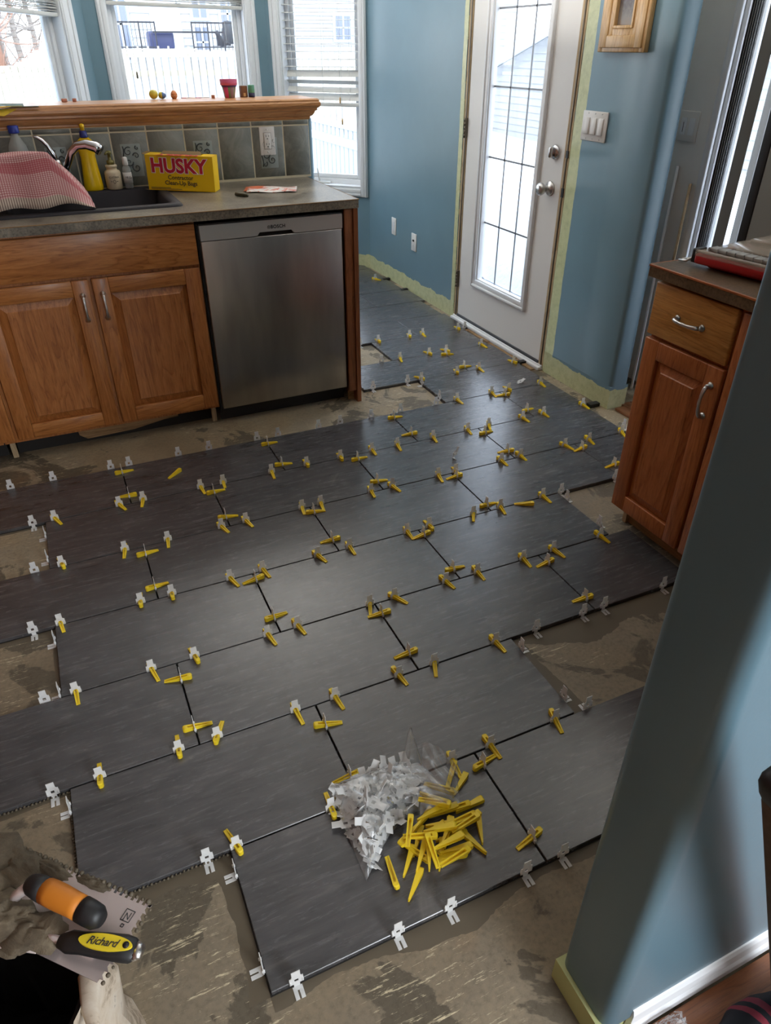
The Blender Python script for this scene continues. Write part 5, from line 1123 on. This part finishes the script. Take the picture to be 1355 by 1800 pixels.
def sockp(u, v):
    th = v*PI; r = .052*(.6+.4*math.sin(PI*min(1, u*1.25)))*(1+.12*mn.noise(Vector((u*6, v*4, 0)))); x = -.09+.24*u; return (x, -.015-.02*u+r*math.cos(th), max(.001, .075*math.sin(th)*(.55+.45*math.sin(PI*min(1, u*1.3)))+.006*mn.noise(Vector((u*9, v*7, 2)))))
mb = MB(); mb.grid(40, 14, sockp)
fm_ = []
for i, f in enumerate(mb.f):
    u = (i % 40)/40; fm_.append(1 if (.30 < u < .36 or .42 < u < .48) else (2 if .04 < u < .10 else 0))
mb.fm = fm_; mb.build('knit_body', [M['knit_black'], M['knit_red'], M['knit_blue']], sock)
brd = thing('worn_board', 'worn grey brown board with black cap standing at the right picture edge', 'board', (.885, -2.60, 0))
mb = MB(); a_, b_v = Vector((.0, .0, .0)), Vector((-.375, .0, .86)); q_ = (b_v-a_).to_track_quat('Z', 'Y').to_matrix().to_4x4(); Lb = (b_v-a_).length
mb.bbox(-.05, .05, -.05, .012, 0, Lb, .006, 0, q_); mb.build('board_body', make_khaki(), brd)
MB().bbox(-.053, .053, -.053, .016, Lb-.002, Lb+.05, .012, 0, q_).build('black_cap', M['black'], brd)
pb = thing('crumpled_plastic', 'small crumpled clear plastic wrapper on the floor at the wall foot', 'wrapper', (.628, -2.505, 0))
def crump(u, v): q = Vector((u*5, v*5, 1)); return (-.035+.07*u+.01*mn.noise(q*2), -.02+.035*v, .004+.035*abs(mn.noise(q*1.3))+.02*math.sin(PI*u)*math.sin(PI*v))
MB().grid(16, 14, crump, smooth=False).build('plastic_film', M['bag'], pb)

# ---------------------------------------------------------------- outdoors
M['snow'] = mat('snow', (.86, .88, .92), .7)
def make_snow():
    m = M['snow']; N = NT(m); tc = N.n('ShaderNodeNewGeometry'); N.bump(N.noise(tc.outputs['Position'], 3, 5, .6), .6, .05)
make_snow()
def snowp(u, v):
    x = -14+44*u; y = -6+40*v
    z = -.55+.10*mn.noise(Vector((x*.4, y*.4, 0)))
    # drift beside the deck
    z += .62*math.exp(-((x-4.9)/1.1)**2-((y-2.3)/2.2)**2)
    return (x, y, z)
mb = MB(); mb.grid(88, 80, snowp)
keep = []
for f in mb.f:
    c = [mb.v[i] for i in f]; cx = sum(q[0] for q in c)/4; cy = sum(q[1] for q in c)/4
    if (cx > 2.95 or cy > 3.6 or (cx < -3.4)) : keep.append(f)
mb.f = keep; mb.fm = [0]*len(keep); mb.sm = [True]*len(keep); sn = mb.build('snow_ground', M['snow']); stuff(sn); sn['label'] = 'snow covering the back yard'; sn['category'] = 'snow'
M['deck'] = mat('weathered_deck', s2l(118, 120, 132), .8); M['deck'] = make_wood('weathered_deck_wood', s2l(118, 120, 130), s2l(84, 86, 96), s2l(150, 152, 160), 'y', 1, .85, 0)
dk = thing('back_deck', 'weathered grey deck boards below the glass door', 'deck', (3.2, 1.0, -.15))
for k in range(11):
    x = 2.42+.145*k; MB().bbox(x-3.2, x+.138-3.2, -3.0, 5.6, -.03, 0, .003, seg=1).build('deck_board', M['deck'], dk)
for y in (-1.5, 1.5, 4.5): MB().box(-.8, .85, y, y+.05, -.4, -.031).build('deck_joist', M['deck'], dk)
# snow lying on the deck
def drift(u, v):
    x = 3.16+1.21*u; y = -1.6+7.0*v; e = min(u*3.0+.12*mn.noise(Vector((y*2.2, 0, 1))), 1); return (x, y, -.151+max(0, e)**.8*(.42+.10*mn.noise(Vector((x*1.5, y*1.2, 4))))+.02)
def drift2(u, v):
    p = drift(u, v); return (p[0], p[1], p[2]-(.03 if u < .04 else 0))
d_ = MB().grid(30, 60, drift2).build('snow_drift', M['snow']); stuff(d_); d_['label'] = 'snow drift lying on the back deck'; d_['category'] = 'snow'
# white picket rail along the deck
M['rail_white'] = mat('white_vinyl_fence', (.50, .52, .54), .5)
rl = thing('deck_rail', 'white picket rail outside the right bay window', 'railing', (3.0, 5.4, -.15))
for k in range(20): MB().bbox(-.012, .012, -1.3+.125*k, -1.3+.125*k+.092, .05, .90, .003, seg=1).build('picket', M['rail_white'], rl)
MB().bbox(-.03, .03, -1.4, 1.3, .90, .95, .004).build('top_rail', M['rail_white'], rl); MB().bbox(-.045, -.012, -1.4, 1.3, .74, .82, .004).build('upper_rail', M['rail_white'], rl); MB().bbox(.012, .045, -1.4, 1.3, .12, .2, .004).build('lower_rail', M['rail_white'], rl)
# cedar fences at the back of the yard
M['cedar'] = make_wood('pale_cedar', s2l(182, 175, 155), s2l(142, 132, 108), s2l(192, 187, 170), 'z', 1, .8, 0)  # the boards' own pale tone with grain
def fence(name, lbl, A, B, zt, zb, n, w, stepf=None):
    A = Vector(A); B = Vector(B); L = (B-A).length; ang = math.atan2((B-A).y, (B-A).x); t = thing(name, lbl, 'fence', (A.x, A.y, zb), ang)
    pm = MB().bbox(0, w, -.01, .01, 0, 1, .002, seg=1).mesh('fence_board', M['cedar'])
    for k in range(n):
        x = L*k/n; h = zt-zb+(stepf(k/n) if stepf else 0)+rnd.uniform(-.01, .01); o = link('fence_board', pm, t, (x, 0, 0)); o.scale = (1, 1, h)
    for z in (.25, .82): 
        MB().box(0, L, .011, .05, (zt-zb)*z, (zt-zb)*z+.09).build('fence_rail', M['cedar'], t)
    return t
fence('cedar_fence', 'pale cedar board fence behind the snowy yard, middle bay window', (1.2, 12.8), (6.6, 12.8), 1.36, -.6, 40, .112)
fence('cedar_fence', 'pale cedar fence stepping down towards the left bay window', (-3.2, 8.2), (1.0, 12.6), 1.50, -.6, 42, .135, lambda t: min(.02, max(-.42, -.35+2.07*(t-.73))))
# lattice rail on top of the middle fence, left half
lt_ = thing('fence_topper', 'short slatted topper on the left half of the cedar fence', 'fence', (1.6, 12.78, 1.30))
for k in range(9): MB().box(.18*k, .18*k+.03, -.012, .012, .0, .17).build('slat', M['cedar'], lt_)
MB().box(-.05, 1.6, -.014, .014, .10, .13).build('topper_rail', M['cedar'], lt_)
# neighbour's house with deck rail
def make_siding():
    m = mat('pale_siding', rough=.7); N = NT(m); tc = N.n('ShaderNodeNewGeometry'); f = N.noise(tc.outputs['Position'], .8, 3, .5); N.color(N.ramp(f, [(.3, (.36, .36, .355)), (.7, (.41, .41, .40))])); return m
M['siding'] = make_siding(); M['shade_glass'] = mat('window_dark_glass', s2l(118, 124, 136), .15); M['iron'] = mat('black_iron', s2l(44, 44, 50), .5); M['roof'] = mat('snowy_roof', (.8, .82, .86), .8)
def siding_wall(name, parent, x0, x1, y, z0, z1, step=.16):
    """clapboards facing -y, each course proud at its foot"""
    mb = MB(); z = z0
    while z < z1: mb.prism([(y, z), (y-.022, z), (y-.004, z+step), (y, z+step)], x0, x1, 'x'); z += step
    return stuff(mb.build(name, M['siding'], parent))
nh = thing('neighbour_house', 'pale sided house beyond the fence with windows and patio door', 'house', (0, 0, 0))
MB().box(1.5, 13.5, 18.0, 25, -.6, 6.0).build('house_body', M['siding'], nh); siding_wall('clapboards', nh, 1.5, 13.5, 18.0, -.6, 6.0)
def hwin(x0, x1, z0, z1, lb='window'):
    f = MB(); f.bbox(x0-.07, x1+.07, 17.95, 18.0, z0-.07, z1+.07, .01); o = f.build('window_frame', M['rail_white'], nh); MB().box(x0, x1, 17.93, 17.952, z0, z1).build('window_pane', M['shade_glass'], o)
    MB().box((x0+x1)/2-.02, (x0+x1)/2+.02, 17.92, 17.935, z0, z1).build('window_bar', M['rail_white'], o); MB().box(x0, x1, 17.92, 17.935, (z0+z1)/2-.02, (z0+z1)/2+.02).build('window_bar', M['rail_white'], o)
hwin(4.30, 4.62, 2.05, 2.9); hwin(4.98, 5.28, 1.90, 2.35); hwin(7.95, 8.35, 1.62, 2.12); hwin(2.42, 2.75, 1.2, 2.6); hwin(4.30, 4.62, 1.25, 1.85)
MB().bbox(3.28, 4.0, 17.96, 18.0, .7, 2.6, .01).build('back_door', M['rail_white'], nh)
nd = thing('neighbour_deck', 'raised snowy deck with black iron railing behind the fence', 'deck', (3.2, 15.0, 0))
MB().bbox(-1.5, 1.9, 0, 2.9, 1.28, 1.40, .01).build('deck_floor', M['roof'], nd)
for x in (-1.4, 1.8): MB().box(x, x+.12, .1, .22, -.6, 1.28).build('deck_post', M['cedar'], nd)
def iron_rail(xa, xb, par, n):
    MB().box(xa, xb, -.02, .02, 1.86, 1.885).build('top_rail', M['iron'], par); MB().box(xa, xb, -.02, .02, 1.44, 1.46).build('lower_rail', M['iron'], par)
    for k in range(n+1): x = xa+(xb-xa)*k/n; w = .012 if k % 4 == 0 else .004; MB().box(x-w, x+w, -w, w, 1.38, 1.89).build('baluster', M['iron'], par)
iron_rail(-1.27, -.33, nd, 12); iron_rail(.42, 1.9, nd, 18)
MB().box(-.33, 1.15, .3, .36, 1.70, 1.73).build('table_top', M['iron'], nd)
gbq = thing('covered_grill', 'dark covered barbecue on the neighbour deck behind iron rail', 'grill', (4.75, 15.8, 1.41)); mb = MB(); mb.grid(14, 10, lambda u, v: (-.34+.68*u, -.2+.4*v, .0+(.50+.05*mn.noise(Vector((u*5, v*4, 3))))*min(1, 7*min(u, 1-u)+.2)*min(1, 6*min(v, 1-v)+.2))); mb.build('cover', M['rubber'], gbq, solid=.01)
cv = thing('covered_chair', 'low dark covered seat on the neighbour deck', 'seat', (3.05, 15.6, 1.41)); MB().bbox(-.26, .26, -.2, .2, 0, .32, .05).build('cover', M['navy'], cv)
dog = thing('garden_figure', 'small dark figure sitting on the neighbour deck by the fence', 'figure', (4.28, 15.3, 1.472)); dg_ = MB(); dg_.tube([(-.02, 0, .0), (-.02, 0, .1), (-.06, 0, .2), (-.09, 0, .26)], [.07, .07, .045, .04], 10); dg_.tube([(0, 0, .03), (.12, 0, .05), (.2, 0, .02)], [.05, .04, .02], 8); dg_.build('figure_body', M['iron'], dog)
# bare trees behind the left fence
M['bark'] = mat('grey_bark', s2l(120, 108, 98), .9); M['bark_orange'] = mat('rust_bark', s2l(150, 112, 92), .9)
def tree(x, y, h, r, m, lb, seed):
    R = random.Random(seed); t = thing('bare_tree', lb, 'tree', (x, y, -.6)); mb = MB()
    lean = Vector((R.uniform(-.12, .12), 0, 1)).normalized(); pts = [lean*(h*k/8)+Vector((.05*math.sin(k*1.3+seed), .04*math.cos(k), 0)) for k in range(9)]; mb.tube(pts, [r*(1-.085*k) for k in range(9)], 8); mb.build('trunk', m, t)
    br = MB()
    for i in range(26):
        b0 = pts[R.randint(2, 7)]; d = Vector((R.uniform(-1, 1), R.uniform(-.6, .6), R.uniform(-.1, .8))).normalized(); L = R.uniform(.5, 1.5); pp = [b0]; 
        for k in range(5): d = (d+Vector((R.uniform(-.3, .3), R.uniform(-.3, .3), R.uniform(-.25, .25)))).normalized(); pp.append(pp[-1]+d*L/5)
        br.tube(pp, [r*.2*(1-.15*k) for k in range(6)], 5)
        for q in range(4):
            c = pp[R.randint(1, 5)]; e = Vector((R.uniform(-1, 1), R.uniform(-.5, .5), R.uniform(-.5, .8))).normalized()*R.uniform(.2, .6); br.tube([c, c+e*.5+Vector((0, 0, .03)), c+e], [.006, .005, .003], 4)
    stuff(br.build('branches', m, t))
tree(.02, 13.9, 4.6, .11, M['bark'], 'grey bare tree behind the left fence, thickest trunk', 3); tree(-.17, 13.4, 4.4, .09, M['bark_orange'], 'rust coloured bare tree at the left edge of the yard', 5); tree(.52, 14.6, 4.6, .07, M['bark'], 'thin grey bare tree close to the middle fence', 9); tree(.27, 14.2, 4.5, .08, M['bark'], 'grey bare tree between two others behind the stepping fence', 12)
# garage seen through the glass door
ga = thing('neighbour_garage', 'white sided building with sloping white eave seen through the glass door', 'building', (12, 13, -.6))
mb = MB(); mb.prism([(-6.5, 0), (3.6, 0), (3.6, 1.55), (-1.5, 3.1), (-6.5, 1.6)], 0, 5, 'x'); mb.build('garage_body', M['siding'], ga)
cl = MB(); z = 0
while z < 3.0:
    yr = 3.6 if z < 1.4 else 3.6-(z-1.4)*3.29
    yl = -6.5 if z < 1.45 else -6.5+(z-1.45)*3.33
    if yr-yl > .3: cl.prism([(0, z), (-.024, z), (-.004, z+.16), (0, z+.16)], yl, yr, 'y')
    z += .16
stuff(cl.build('clapboards', M['siding'], ga))
ro = MB(); ro.prism([(3.95, 1.47), (3.95, 1.60), (-1.5, 3.28), (-6.9, 1.62), (-6.9, 1.48), (-1.5, 3.10)], -.35, 5.3, 'x'); ro.build('roof', M['roof'], ga)
